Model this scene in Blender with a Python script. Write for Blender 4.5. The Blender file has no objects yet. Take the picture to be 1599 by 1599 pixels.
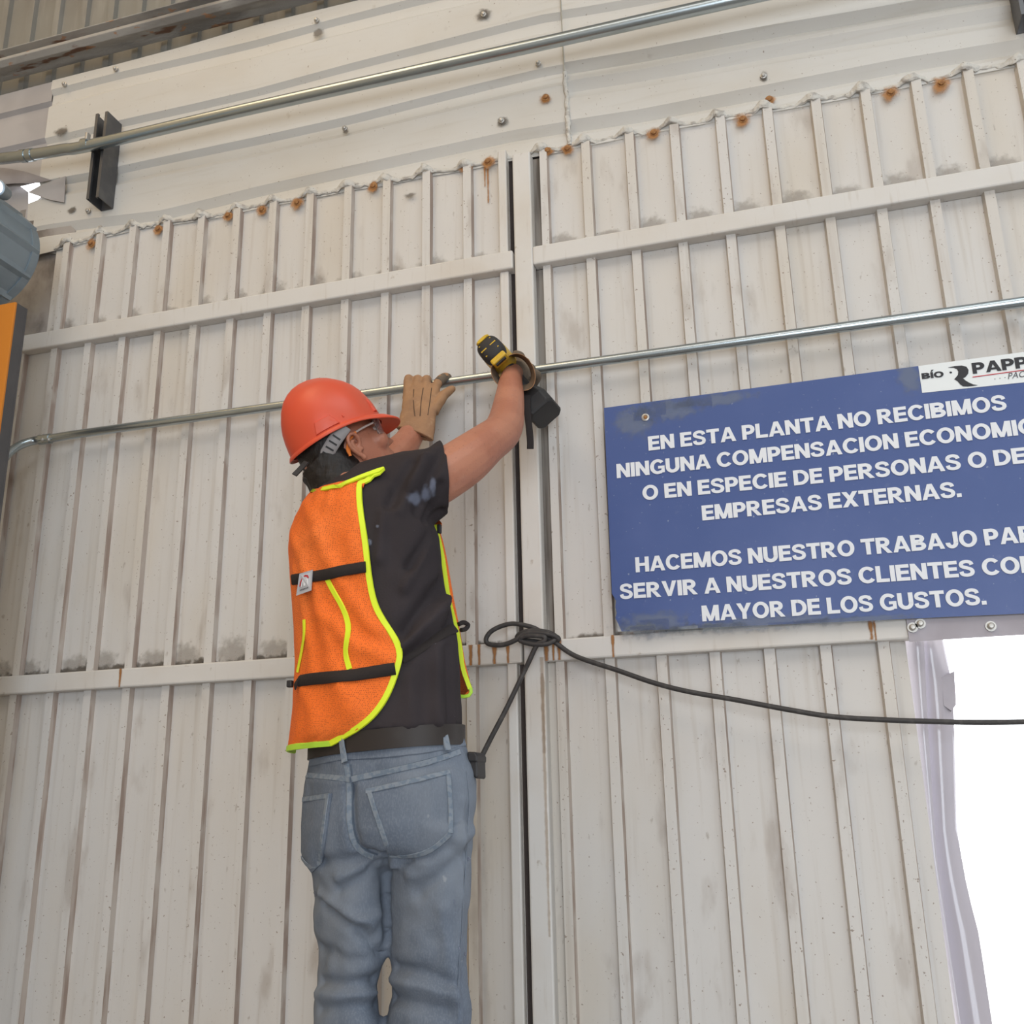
import bpy, bmesh, math, random
import numpy as np
from mathutils import Vector, Matrix, noise
from mathutils.bvhtree import BVHTree
random.seed(7)
sc = bpy.context.scene
COL = sc.collection
# ------------------------------------------------------------------ camera
F_PX = 1581.8
YAW, PITCH, ROLL = 0.28049, 0.28768, -0.021062
CAM = Vector((2.0, -19.313 * .11, 1.5))
CROT = (Matrix.Rotation(YAW, 3, 'Z') @ Matrix.Rotation(PITCH + math.pi / 2, 3, 'X') @ Matrix.Rotation(ROLL, 3, 'Z'))
cd = bpy.data.cameras.new('camera')
cd.sensor_width = 36; cd.lens = 36 * F_PX / 1599; cd.clip_start = .02
cam = bpy.data.objects.new('camera', cd); COL.objects.link(cam)
cam.matrix_world = Matrix.Translation(CAM) @ CROT.to_4x4()
sc.camera = cam
# ------------------------------------------------------------------ world, lights, exposure
w = bpy.data.worlds.new('sky'); sc.world = w; w.use_nodes = True
bg = w.node_tree.nodes['Background']
bg.inputs[0].default_value = (.93, .96, 1, 1); bg.inputs[1].default_value = 4.0
def area(name, loc, rot, sx, sy, power, col):
    l = bpy.data.lights.new(name, 'AREA'); l.shape = 'RECTANGLE'; l.size = sx; l.size_y = sy
    l.energy = power; l.color = col
    o = bpy.data.objects.new(name, l); COL.objects.link(o); o.location = loc; o.rotation_euler = rot
    return o
# translucent roof panels in the shed roof, one behind the other
area('roof_panel_light', (-.2, -2.8, 5.9), (0, 0, 0), 1.6, 3.2, 66, (1, .76, .47))
area('roof_panel_light', (2.0, -5.0, 5.9), (0, 0, 0), 5.0, 2.4, 98, (1, .95, .90))
area('roof_panel_light', (4.4, -2.8, 5.9), (0, 0, 0), 1.6, 3.2, 88, (.79, .91, 1))
# unseen fill light, added behind the camera to brighten the lower right wall
area('added_fill_light', (3.6, -6.5, 1.6), (math.radians(90), 0, 0), 3.0, 3.0, 205, (.83, .91, 1))
sc.view_settings.view_transform = 'Standard'; sc.view_settings.look = 'None'
sc.view_settings.gamma = 1; sc.view_settings.use_curve_mapping = False
sc.view_settings.exposure = -.07

# ------------------------------------------------------------------ helpers
def ray(px, py):
    return CROT @ Vector((px - 799.5, -(py - 799.5), -F_PX))
def at(px, py, Y=0.0):
    """point of the place seen at photograph pixel px, py on the vertical plane y = Y"""
    d = ray(px, py); t = (Y - CAM.y) / d.y
    return CAM + d * t
def smooth01(t):
    t = max(0., min(1., t)); return t * t * (3 - 2 * t)
def lerp_tab(tab, x):
    if x <= tab[0][0]: return tab[0][1]
    for (a, b), (c, d) in zip(tab, tab[1:]):
        if x <= c: return b + (d - b) * (x - a) / (c - a)
    return tab[-1][1]
def catmull(pts, n):
    pts = [Vector(p) for p in pts]; out = []
    for i in range(len(pts) - 1):
        p0 = pts[max(i - 1, 0)]; p1 = pts[i]; p2 = pts[i + 1]; p3 = pts[min(i + 2, len(pts) - 1)]
        for k in range(n):
            t = k / n
            out.append(.5 * ((2 * p1) + (p2 - p0) * t + (2 * p0 - 5 * p1 + 4 * p2 - p3) * t * t + (3 * p1 - p0 - 3 * p2 + p3) * t ** 3))
    out.append(pts[-1]); return out

class MB:
    """collects shapes and links them as ONE mesh object"""
    def __init__(s): s.v = []; s.f = []; s.uv = {}
    def add(s, vs, fs, uvs=None):
        b = len(s.v); s.v += [Vector(p) for p in vs]
        for i, f in enumerate(fs):
            if uvs: s.uv[len(s.f)] = [uvs[k] for k in f]
            s.f.append([b + k for k in f])
    def box(s, a, b):
        (x0, y0, z0), (x1, y1, z1) = a, b
        s.add([(x0,y0,z0),(x1,y0,z0),(x1,y1,z0),(x0,y1,z0),(x0,y0,z1),(x1,y0,z1),(x1,y1,z1),(x0,y1,z1)],
              [(3,2,1,0),(4,5,6,7),(0,1,5,4),(1,2,6,5),(2,3,7,6),(3,0,4,7)])
        return s
    def obox(s, c, ax, ay, az):
        c, ax, ay, az = map(Vector, (c, ax, ay, az))
        p = [c + ax*i + ay*j + az*k for k in (-1,1) for i,j in ((-1,-1),(1,-1),(1,1),(-1,1))]
        s.add(p, [(3,2,1,0),(4,5,6,7),(0,1,5,4),(1,2,6,5),(2,3,7,6),(3,0,4,7)]); return s
    def prism(s, poly, off):
        """closed polygon (list of points) pushed along off"""
        n = len(poly); off = Vector(off); poly = [Vector(p) for p in poly]
        s.add(poly + [p + off for p in poly], [list(range(n))[::-1], list(range(n, 2*n))] + [(i, (i+1) % n, n + (i+1) % n, n + i) for i in range(n)])
        return s
    def rings(s, rr, closed=True, cap=True):
        m = len(rr[0]); vs = [p for r in rr for p in r]; fs = []
        for i in range(len(rr) - 1):
            for j in range(m if closed else m - 1):
                k = (j + 1) % m
                fs.append((i*m + j, i*m + k, (i+1)*m + k, (i+1)*m + j))
        if cap and closed:
            fs.append(list(range(m))[::-1]); fs.append([(len(rr)-1)*m + j for j in range(m)])
        s.add(vs, fs); return s
    def tube(s, pts, r, n=12, flat=None, cap=True):
        """round (or flattened) tube along pts; r a number or one per point; flat=(normal, ratio)"""
        pts = [Vector(p) for p in pts]; rr = []; up = None
        for i, p in enumerate(pts):
            t = (pts[min(i+1, len(pts)-1)] - pts[max(i-1, 0)]).normalized()
            if up is None:
                up = t.orthogonal().normalized()
            up = (up - t * up.dot(t)).normalized(); sd = t.cross(up)
            q = r[i] if hasattr(r, '__len__') else r
            rr.append([p + up * (q*math.cos(2*math.pi*k/n)) + sd * (q*math.sin(2*math.pi*k/n)) for k in range(n)])
        s.rings(rr, True, cap); return s
    def ribbon(s, pts, nrm, wid, th):
        """flat strap: pts, normals, width (number or list), thickness"""
        rr = []; pts = [Vector(p) for p in pts]
        for i, p in enumerate(pts):
            t = (pts[min(i+1, len(pts)-1)] - pts[max(i-1, 0)]).normalized()
            nn = Vector(nrm[i]); nn = (nn - t*nn.dot(t)).normalized(); sd = t.cross(nn)
            wd = (wid[i] if hasattr(wid, '__len__') else wid) / 2
            rr.append([p + sd*wd, p + sd*wd*.8 + nn*th, p - sd*wd*.8 + nn*th, p - sd*wd, p - sd*wd*.8 - nn*th*.4, p + sd*wd*.8 - nn*th*.4])
        s.rings(rr); return s
    def sphere(s, c, r, n=12, m=8):
        c = Vector(c); r = r if hasattr(r, '__len__') else (r, r, r); rr = []
        for i in range(m + 1):
            a = math.pi * (i*.998 + .001*m) / m - math.pi/2
            rr.append([c + Vector((r[0]*math.cos(a)*math.cos(2*math.pi*k/n), r[1]*math.cos(a)*math.sin(2*math.pi*k/n), r[2]*math.sin(a))) for k in range(n)])
        s.rings(rr); return s
    def mesh(s, name, origin=(0,0,0)):
        me = bpy.data.meshes.new(name); o = Vector(origin)
        me.from_pydata([p - o for p in s.v], [], s.f)
        if s.uv:
            uvl = me.uv_layers.new(name='uv'); li = 0
            for fi, f in enumerate(s.f):
                for k in range(len(f)):
                    uvl.data[li].uv = s.uv.get(fi, [(0,0)]*len(f))[k]; li += 1
        bm = bmesh.new(); bm.from_mesh(me)
        if not s.uv: bmesh.ops.remove_doubles(bm, verts=bm.verts, dist=1e-6)
        bmesh.ops.recalc_face_normals(bm, faces=bm.faces); bm.to_mesh(me); bm.free()
        return me
    def build(s, name, m, parent=None, smooth=False, bevel=0, origin=None, seg=2):
        if origin is None: origin = wloc(parent) if parent else (0,0,0)
        me = s.mesh(name, origin); o = link(name, me, m, parent, origin)
        if smooth: shade(o, smooth if smooth is not True else 40)
        if bevel:
            b = o.modifiers.new('bevel', 'BEVEL'); b.width = bevel; b.segments = seg; b.limit_method = 'ANGLE'; b.angle_limit = math.radians(40)
        return o
def wloc(o):
    v = Vector(o.location)
    while o.parent: o = o.parent; v += o.location
    return v
def link(name, me, m, parent, origin):
    o = bpy.data.objects.new(name, me); COL.objects.link(o)
    if m: me.materials.append(m)
    if parent: o.parent = parent; o.location = Vector(origin) - wloc(parent)
    else: o.location = origin
    return o
def shade(o, ang=40):
    me = o.data
    for p in me.polygons: p.use_smooth = True
    try: me.set_sharp_from_angle(angle=math.radians(ang))
    except Exception: pass
def empty(name, loc):
    o = bpy.data.objects.new(name, None); COL.objects.link(o); o.location = loc; o.empty_display_size = .05; return o
def tag(o, label, cat, group=None):
    o['label'] = label; o['category'] = cat
    if group: o['group'] = group
    return o
def struct(o, label=None):
    o['kind'] = 'structure'
    if label: o['label'] = label
    return o

# ------------------------------------------------------------------ materials
def nt(m): return m.node_tree.nodes, m.node_tree.links
def mat(name, col, rough=.6, metal=0., var=None, bump=None, spec=.4, trans=None):
    """var: list of (scale xyz, detail, lo, hi, colour, amount) noise layers mixed over col; bump: (scale xyz, strength, distance)"""
    m = bpy.data.materials.new(name); m.use_nodes = True; N, L = nt(m); b = N['Principled BSDF']
    b.inputs['Base Color'].default_value = (*col, 1); b.inputs['Roughness'].default_value = rough
    b.inputs['Metallic'].default_value = metal; b.inputs['Specular IOR Level'].default_value = spec
    tc = N.new('ShaderNodeTexCoord'); last = None
    for (scl, det, lo, hi, c2, amt) in (var or []):
        mp = N.new('ShaderNodeMapping'); mp.inputs['Scale'].default_value = scl; L.new(tc.outputs['Object'], mp.inputs[0])
        nz = N.new('ShaderNodeTexNoise'); nz.inputs['Scale'].default_value = 1; nz.inputs['Detail'].default_value = det; L.new(mp.outputs[0], nz.inputs['Vector'])
        mr = N.new('ShaderNodeMapRange'); mr.interpolation_type = 'SMOOTHSTEP'
        mr.inputs[1].default_value = lo; mr.inputs[2].default_value = hi; mr.inputs[3].default_value = 0; mr.inputs[4].default_value = amt
        L.new(nz.outputs[0], mr.inputs[0])
        mx = N.new('ShaderNodeMix'); mx.data_type = 'RGBA'; mx.inputs[7].default_value = (*c2, 1)
        if last: L.new(last, mx.inputs[6])
        else: mx.inputs[6].default_value = (*col, 1)
        L.new(mr.outputs[0], mx.inputs[0]); last = mx.outputs[2]
    if last: L.new(last, b.inputs['Base Color'])
    if bump:
        mp = N.new('ShaderNodeMapping'); mp.inputs['Scale'].default_value = bump[0]; L.new(tc.outputs['Object'], mp.inputs[0])
        nz = N.new('ShaderNodeTexNoise'); nz.inputs['Scale'].default_value = 1; nz.inputs['Detail'].default_value = 4; L.new(mp.outputs[0], nz.inputs['Vector'])
        bp = N.new('ShaderNodeBump'); bp.inputs['Strength'].default_value = bump[1]; bp.inputs['Distance'].default_value = bump[2]
        L.new(nz.outputs[0], bp.inputs['Height']); L.new(bp.outputs[0], b.inputs['Normal'])
    return m
def stain_mat(name, col, kind, dens=1.0):
    """thin stain with its own ragged shape: round (uv radius) or drip (uv column)"""
    m = bpy.data.materials.new(name); m.use_nodes = True; N, L = nt(m); b = N['Principled BSDF']
    b.inputs['Base Color'].default_value = (*col, 1); b.inputs['Roughness'].default_value = .85
    uv = N.new('ShaderNodeUVMap'); geo = N.new('ShaderNodeTexCoord')
    nz = N.new('ShaderNodeTexNoise'); nz.inputs['Scale'].default_value = 60; nz.inputs['Detail'].default_value = 3; L.new(geo.outputs['Object'], nz.inputs['Vector'])
    sp = N.new('ShaderNodeSeparateXYZ'); L.new(uv.outputs[0], sp.inputs[0])
    def mth(op, a, bb):
        q = N.new('ShaderNodeMath'); q.operation = op
        for i, x in enumerate((a, bb)):
            if hasattr(x, 'links'): L.new(x, q.inputs[i])
            else: q.inputs[i].default_value = x
        return q.outputs[0]
    if kind == 'round':
        d = mth('SQRT', mth('ADD', mth('MULTIPLY', sp.outputs[0], sp.outputs[0]), mth('MULTIPLY', sp.outputs[1], sp.outputs[1])), 0)
        d = mth('ADD', d, mth('MULTIPLY', mth('SUBTRACT', nz.outputs[0], .5), 1.1)); lo, hi = .95, .35
    else:
        d = mth('ADD', mth('ABSOLUTE', sp.outputs[0], 0), mth('MULTIPLY', mth('SUBTRACT', nz.outputs[0], .5), .9))
        d = mth('ADD', d, mth('MULTIPLY', mth('ADD', sp.outputs[1], 1), -.16)); d = mth('ADD', d, .12); lo, hi = .8, .1
    mr = N.new('ShaderNodeMapRange'); mr.interpolation_type = 'SMOOTHSTEP'; mr.inputs[1].default_value = hi; mr.inputs[2].default_value = lo
    mr.inputs[3].default_value = dens; mr.inputs[4].default_value = 0; L.new(d, mr.inputs[0])
    tr = N.new('ShaderNodeBsdfTransparent'); mx = N.new('ShaderNodeMixShader'); L.new(mr.outputs[0], mx.inputs[0])
    L.new(tr.outputs[0], mx.inputs[1]); L.new(b.outputs[0], mx.inputs[2]); L.new(mx.outputs[0], N['Material Output'].inputs[0])
    return m
CREAM = (.60, .578, .555)
BROWN = (.20, .14, .10)
M = {}
M['sheet'] = mat('painted sheet metal', CREAM, .5, var=[((3,3,1.2), 4, .42, .7, (.56,.50,.42), .7), ((55,55,2.2), 3, .52, .8, (.42,.36,.30), .45),
                 ((160,160,160), 2, .675, .73, BROWN, .75), ((14,14,5), 6, .58, .74, (.36,.31,.27), .55), ((70,70,30), 5, .66, .76, (.30,.25,.21), .6)], bump=((5,5,2), .25, .02), spec=.35)
M['frame'] = mat('painted steel tube', (.63,.605,.575), .5, var=[((4,4,4), 4, .45, .72, (.56,.50,.43), .6), ((40,40,40), 4, .68, .78, (.33,.26,.20), .6), ((90,20,9), 3, .6, .8, (.45,.39,.33), .45)],
                 bump=((20,20,20), .2, .004), spec=.35)
M['cladding'] = mat('painted wall cladding', (.60,.582,.55), .5, var=[((2,2,5), 4, .42, .72, (.55,.51,.45), .7), ((3,3,60), 3, .55, .8, (.48,.44,.38), .4), ((150,150,150), 2, .71, .77, BROWN, .7),
                 ((24,24,24), 5, .66, .8, (.42,.38,.34), .6)], bump=((3,3,6), .3, .02), spec=.35)
M['flank'] = mat('grubby shaded rib flank', (.47,.40,.35), .65, var=[((50,50,5), 4, .42, .62, (.30,.22,.18), .8), ((20,20,9), 3, .5, .7, (.56,.51,.46), .7)])  # grime plus painted shade on the right flank of every rib
M['groove'] = mat('dull olive paint in folds', (.36,.335,.28), .7, var=[((9,9,9), 4, .4, .7, (.27,.24,.20), .6)])
M['oldsheet'] = mat('weathered grey sheet', (.25,.24,.215), .7, var=[((3,3,3), 5, .4, .7, (.20,.18,.16), .8), ((30,30,4), 4, .5, .75, (.33,.315,.285), .6)])
M['beam'] = mat('rust flaked painted steel', (.38,.36,.335), .65, var=[((3,8,8), 6, .48, .62, (.20,.185,.17), .8), ((6,20,20), 7, .58, .64, (.16,.075,.04), .9), ((25,50,50), 5, .62, .68, (.42,.20,.09), .7)],
                bump=((30,40,40), .5, .006))
M['dirt'] = mat('dirty recess paint', (.27,.24,.21), .8, var=[((60,60,2.5), 5, .42, .62, (.10,.08,.065), .9), ((50,50,3), 4, .55, .7, (.58,.54,.49), .8)])
M['dark'] = mat('dark gap', (.03,.022,.02), .9)
M['sealant'] = mat('grey white sealant', (.58,.555,.51), .6, var=[((45,45,45), 5, .50, .66, (.34,.31,.28), .8),((120,120,120), 3, .66, .72, (.12,.10,.09), .8)], bump=((90,90,90), .8, .006))
M['screw'] = mat('zinc screw', (.48,.46,.43), .45, .6)
M['rusty'] = mat('rusty screw head', (.27,.12,.045), .8, var=[((200,200,200), 3, .4, .7, (.42,.22,.08), .8)])
M['stain'] = stain_mat('orange rust stain', (.42,.19,.06), 'round', .8)
M['drip'] = stain_mat('rust drip', (.36,.155,.045), 'drip', .85)
M['grime'] = stain_mat('grey grime', (.20,.16,.13), 'drip', .4)
M['tan'] = stain_mat('faint tan drip', (.46,.31,.18), 'drip', .35)
M['smear'] = stain_mat('pale grey smear', (.33,.295,.26), 'round', .42)
M['grimer'] = stain_mat('grey grime patch', (.14,.12,.10), 'round', .8)
M['conduit'] = mat('galvanised conduit', (.47,.525,.55), .27, .95, var=[((9,60,60), 4, .55, .75, (.33,.37,.375), .6)], spec=.5)
M['strut'] = mat('grey steel channel', (.12,.12,.125), .45, .6, var=[((20,20,20), 4, .45, .7, (.18,.175,.17), .6)])
M['black'] = mat('black rubber', (.022,.020,.021), .55)
M['cable'] = mat('dusty black cable', (.045,.041,.040), .6, var=[((60,60,60), 3, .5, .7, (.09,.083,.078), .6)])
M['signblue'] = mat('faded blue sign', (.055,.094,.265), .42, var=[((3,3,3), 4, .45, .7, (.085,.125,.31), .6), ((130,130,130), 3, .68, .76, (.35,.40,.50), .7), ((30,30,30), 5, .62, .8, (.12,.16,.32), .5)])
M['signwhite'] = mat('white vinyl lettering', (.74,.76,.80), .5)
M['signlogo'] = mat('white logo vinyl', (.76,.79,.80), .5)
M['ink'] = mat('black print', (.02,.02,.025), .5)
M['redink'] = mat('red print', (.5,.04,.05), .5)
M['greyink'] = mat('grey print', (.10,.10,.11), .5)
M['orange'] = mat('orange painted steel', (.62,.215,.025), .5, var=[((6,6,6), 5, .50, .62, (.50,.165,.02), .7), ((12,12,12), 6, .66, .70, (.22,.19,.17), .9)])
M['postgrey'] = mat('dark shaded steel', (.085,.082,.085), .6, var=[((8,8,8), 4, .45, .7, (.13,.12,.12), .7)])
M['duct'] = mat('blue grey painted duct', (.24,.29,.33), .4, .3, var=[((8,8,8), 4, .45, .7, (.16,.19,.22), .7)])
M['concrete'] = mat('concrete', (.22,.21,.20), .85, var=[((2,2,2), 6, .4, .7, (.22,.21,.2), .7)])
M['roofing'] = mat('shed lining', (.50,.48,.44), .8, var=[((2,2,2), 4, .4, .7, (.42,.4,.37), .7)])
M['tanwall'] = mat('tan painted block wall', (.52,.42,.29), .8, var=[((2,2,2), 4, .4, .7, (.45,.36,.25), .7)])
M['ground'] = mat('pale yard', (.75,.73,.70), .9, var=[((1,1,1), 5, .4, .7, (.62,.6,.57), .6)])

# ------------------------------------------------------------------ room shell
X0, X1, YB, ZT = -1.0, 5.2, -6.6, 6.0
struct(MB().box((X0-.1, YB-.1, -.1), (X1+.1, .3, 0)).build('floor', M['concrete']))
struct(MB().box((X0-.1, YB-.1, ZT), (X1+.1, .3, ZT+.1)).build('ceiling', M['roofing']))
struct(MB().box((X0-.1, YB, 0), (X0, .3, ZT)).build('wall_left', M['tanwall']))
struct(MB().box((X1, YB, 0), (X1+.1, .3, ZT)).build('wall_right', M['roofing']))
struct(MB().box((X0-.1, YB-.1, 0), (X1+.1, YB, ZT)).build('wall_back', M['roofing']))
struct(MB().box((-6, .31, -.12), (16, 30, -.02)).build('ground', M['ground']))

G = {
 'top': [(80,126),(180,101),(275,75),(400,39),(500,15),(575,-3),(700,-33),(850,-68),(1200,-140),(1620,-215)],
 'g1':  [(75,145),(187,116),(400,65.5),(525,32),(650,0),(850,-46),(1200,-110),(1620,-180)],
 'g2':  [(75,218),(169,195),(300,166),(400,142.5),(550,102),(675,70),(800,38),(845,27),(925,15),(1007,0),(1200,-36),(1620,-105)],
 'g3':  [(85,283),(147,272),(180,265),(250,250),(400,218),(550,184),(650,159),(800,122),(855,109),(1000,85),(1200,47),(1362,20),(1462,2),(1620,-24)],
 'g4':  [(70,358),(140,348),(250,335),(400,298),(575,260),(675,238),(800,211),(875,199),(1000,180),(1200,142),(1400,103),(1620,67)],
 'bot': [(60,392),(110,380),(160,366),(220,352),(330,337),(400,321),(480,306),(555,290),(600,284),(670,269),(730,260),(800,244),(860,234),(930,220),(1000,206),(1065,194),(1130,183),(1200,170),(1280,156),(1350,143),(1440,126),(1525,109),(1620,92)],
}
YC = -.004
def gz(name, x):
    """height of a fold line of the cladding above wall position x"""
    tab = GT[name]; return lerp_tab(tab, x)
GT = {k: [(at(px_, py_, YC).x, at(px_, py_, YC).z) for px_, py_ in v] for k, v in G.items()}
M['corner0'] = mat('dull grey corner sheet', (.27,.25,.235), .7, var=[((6,6,4), 5, .42, .66, (.17,.155,.145), .8)])
wf0 = struct(empty('wall_front', (1.0, 0, 3.3)), 'cream horizontally ribbed cladding above the gate')
# ------------------------------------------------------------------ gate leaves: ribbed sheet, rails, stile
DR = .016
def ribbed(mb, xs, x0, x1, z0, z1, y=0.0, follow=False):
    """sheet with vertical pressed ribs whose right foot stands at each xs"""
    prof = [(x0, y)]
    for x in xs:
        prof += [(x-.027 if x > x0+.034 else x-.023, y), (x-.0235 if x > x0+.034 else x-.021, y-DR), (x-.0025, y-DR), (x, y)]
    prof.append((x1, y))
    prof = [p for p in prof if x0 <= p[0] <= x1]
    vs = []; n = len(prof)
    for z in (z0, z1): vs += [(px_, py_, gz('bot', px_)-.004 if follow and z == z1 else z) for px_, py_ in prof]
    back = [(v_[0], v_[1]+.0015, v_[2]) for v_ in vs]
    fs = [(i, i+1, n+i+1, n+i) for i in range(n-1)] + [(2*n+i, 3*n+i, 3*n+i+1, 2*n+i+1) for i in range(n-1)]
    mb.add(vs + back, fs); mb.flank = [i for i in range(n-1) if prof[i][1] == y-DR and prof[i+1][1] == y]; return mb
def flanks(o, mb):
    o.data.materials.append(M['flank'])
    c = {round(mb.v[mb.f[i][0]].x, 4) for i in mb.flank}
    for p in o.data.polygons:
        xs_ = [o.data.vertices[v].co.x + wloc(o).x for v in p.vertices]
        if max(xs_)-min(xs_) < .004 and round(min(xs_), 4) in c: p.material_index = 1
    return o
PL = [-.015 + .11*k for k in range(0, 13)]
PR = [1.504 + .10915*k for k in range(0, 32)]
ZU0, ZU1 = 2.757, 2.806        # upper rail
ZM0, ZM1 = 1.806, 1.852        # middle rail
ZTOP = 3.10
RP = .032                      # rails stand proud of the sheet
d1 = struct(empty('door_1', (.7, 0, 1.1)), 'cream left gate leaf of ribbed sheet between square tube rails')
XL0, XL1 = -.045, 1.398
for za, zb in ((.05, ZM0+.01), (ZM1-.01, ZU0+.01), (ZU1-.01, ZTOP)):
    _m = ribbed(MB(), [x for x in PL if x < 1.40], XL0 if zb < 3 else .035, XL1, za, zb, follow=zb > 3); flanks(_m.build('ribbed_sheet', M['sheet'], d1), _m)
for za, zb in ((ZU0, ZU1), (ZM0, ZM1)):
    MB().box((XL0-.02, -RP, za), (1.412, .0005, zb)).build('rail', M['frame'], d1, bevel=.004)
MB().box((1.376, -.022, .05), (1.398, .0005, ZU0)).build('edge_strip', M['frame'], d1, bevel=.003)
MB().box((1.376, -.022, ZU1), (1.398, .0005, ZTOP)).build('edge_strip', M['frame'], d1, bevel=.003)
d2 = struct(empty('door_2', (2.3, 0, 1.1)), 'cream right gate leaf of ribbed sheet with a doorway cut in its lower half')
XO, XR = 2.188, 5.2
for za, zb in ((ZM1-.01, ZU0+.01), (ZU1-.01, ZTOP+.08)):
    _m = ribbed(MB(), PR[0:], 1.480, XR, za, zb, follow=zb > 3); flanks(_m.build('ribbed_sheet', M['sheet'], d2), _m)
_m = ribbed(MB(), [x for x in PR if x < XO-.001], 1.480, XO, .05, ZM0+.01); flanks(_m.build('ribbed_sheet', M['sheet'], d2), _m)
_m = ribbed(MB(), [-.99 + .11*k for k in range(9)], -1.0, -.04, .0, 3.26, y=.035); flanks(_m.build('ribbed_sheet', M['corner0'], wf0), _m)
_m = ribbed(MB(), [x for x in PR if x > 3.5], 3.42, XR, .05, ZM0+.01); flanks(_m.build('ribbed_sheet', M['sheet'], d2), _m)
for za, zb in ((ZU0, ZU1), (ZM0, ZM1)):
    MB().box((1.462, -RP+.0006, za), (XR, .0005, zb)).build('rail', M['frame'], d2, bevel=.004)
MB().box((1.4165, -RP, .05), (1.4625, .0005, 3.075)).build('stile', M['frame'], d2, bevel=.004)
for za, zb in ((.05, ZM0), (ZM1, ZU0), (ZU1, 3.07)):
    MB().box((1.460, -.0005, za), (1.4815, .004, zb)).build('recess_strip', M['dirt'] if za > 1 else M['sheet'], d2)
MB().box((1.39, .012, .05), (1.50, .02, 3.16)).build('gap_backing', M['dark'], d1)

# ------------------------------------------------------------------ horizontal cladding above the gate
wf = wf0
def clad(mb, x0, x1, right=False, n=60):
    """folded sheet: list of (fold line, dz, y) rows from top to bottom"""
    if right:
        rows = [('top',0,YC), ('g1',.008,YC), ('g1',-.004,YC+.012), ('g1',-.03,YC+.010), ('g1',-.05,YC), ('g2',.010,YC), ('g2',-.006,YC+.013), ('g2',-.030,YC+.012), ('g2',-.055,YC),
                ('g3',.012,YC), ('g3',-.008,YC+.022), ('g3',-.030,YC+.004), ('g3',-.046,YC), ('g3',-.072,YC+.014), ('g3',-.082,YC+.012), ('g3',-.100,YC), ('g4',.016,YC), ('g4',-.010,YC+.018), ('g4',-.030,YC+.002), ('bot',0,YC), ('bot',-.012,YC)]
    else:
        rows = [('top',0,YC), ('g1',.008,YC), ('g1',-.007,YC+.013), ('g1',-.040,YC+.012), ('g1',-.055,YC), ('g2',.008,YC), ('g2',-.007,YC+.013), ('g2',-.040,YC+.012), ('g2',-.056,YC),
                ('g3',.009,YC), ('g3',-.008,YC+.013), ('g3',-.035,YC+.012), ('g3',-.055,YC), ('g4',.014,YC), ('g4',-.010,YC+.014), ('g4',-.026,YC+.003), ('bot',0,YC), ('bot',-.012,YC)]
    rr = []
    for i in range(n + 1):
        x = x0 + (x1 - x0) * i / n
        rr.append([Vector((x, y + .0025*noise.noise(Vector((x*2.3, k*.37, 1.7))), gz(nm, x) + dz)) for k, (nm, dz, y) in enumerate(rows)])
    back = [[p + Vector((0, .0015, 0)) for p in r] for r in rr]
    mb.rings(rr, closed=False); mb.rings(back, closed=False)
    return mb
XS = 1.555      # lap between the two cladding sheets
clad(MB(), -.055, XS).build('cladding_sheet', M['cladding'], wf, smooth=25)
ob = clad(MB(), XS-.004, 5.2, True).build('cladding_sheet', M['cladding'], wf, smooth=25); ob.location.y -= .003
# weathered vertical sheet behind, and the rust flaked purlin in front of it
back = MB(); ribbed(back, [-1.05 + .105*k for k in range(60)], -1.2, 5.2, 3.50, 6.0, y=.06)
back.build('backing_sheet', M['oldsheet'], wf)
zb0 = .5*(at(85,105,.015).z + at(400,25,.015).z) - .012; zb1 = .5*(at(0,76,-.066).z + at(297,0,-.066).z)
hb = zb1 - zb0
prof = [(.02, zb0+.012), (-.045, zb0), (-.062, zb0+.010), (-.062, zb0+hb*.42), (-.048, zb0+hb*.5), (-.036, zb0+hb*.86), (-.066, zb0+hb*.93), (-.066, zb0+hb), (.02, zb0+hb)]
MB().prism([(-1.0, y, z) for y, z in prof], (6.2, 0, 0)).build('purlin', M['beam'], wf, bevel=.004)
# crumpled sealant along the lap of cladding and gate
sb = MB(); n = 460; rr = []
ribx = [x-.02 for x in PL] + [x-.02 for x in PR]
for i in range(n + 1):
    x = .03 + 2.75 * i / n; z = gz('bot', x)
    nr = min(ribx, key=lambda q: abs(q - x)); k = math.exp(-((x-nr)/.02)**2)
    wob = noise.noise(Vector((x*38, 2, 0))); w2 = noise.noise(Vector((x*75, 7, 3)))
    big = .5+.5*noise.noise(Vector((x*7, 11, 4))); r = .0035 + .005*k*(.4+big) + .005*abs(wob)*big ; zc = z - .003 + .009*k + .006*w2 + .004*noise.noise(Vector((x*13, 1, 8)))
    yc = -.006 - .012*k
    ring = []
    for q in range(14):
        a = 2*math.pi*q/14; m_ = 1 + .55*noise.noise(Vector((x*85, math.cos(a)*1.6+5, math.sin(a)*1.6)))
        ring.append(Vector((x + .004*noise.noise(Vector((x*60, a, 9))), yc + .55*r*m_*math.cos(a), zc + 1.25*r*m_*math.sin(a))))
    rr.append(ring)
sb.rings(rr).build('sealant_bead', M['sealant'], wf, smooth=60)
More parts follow.
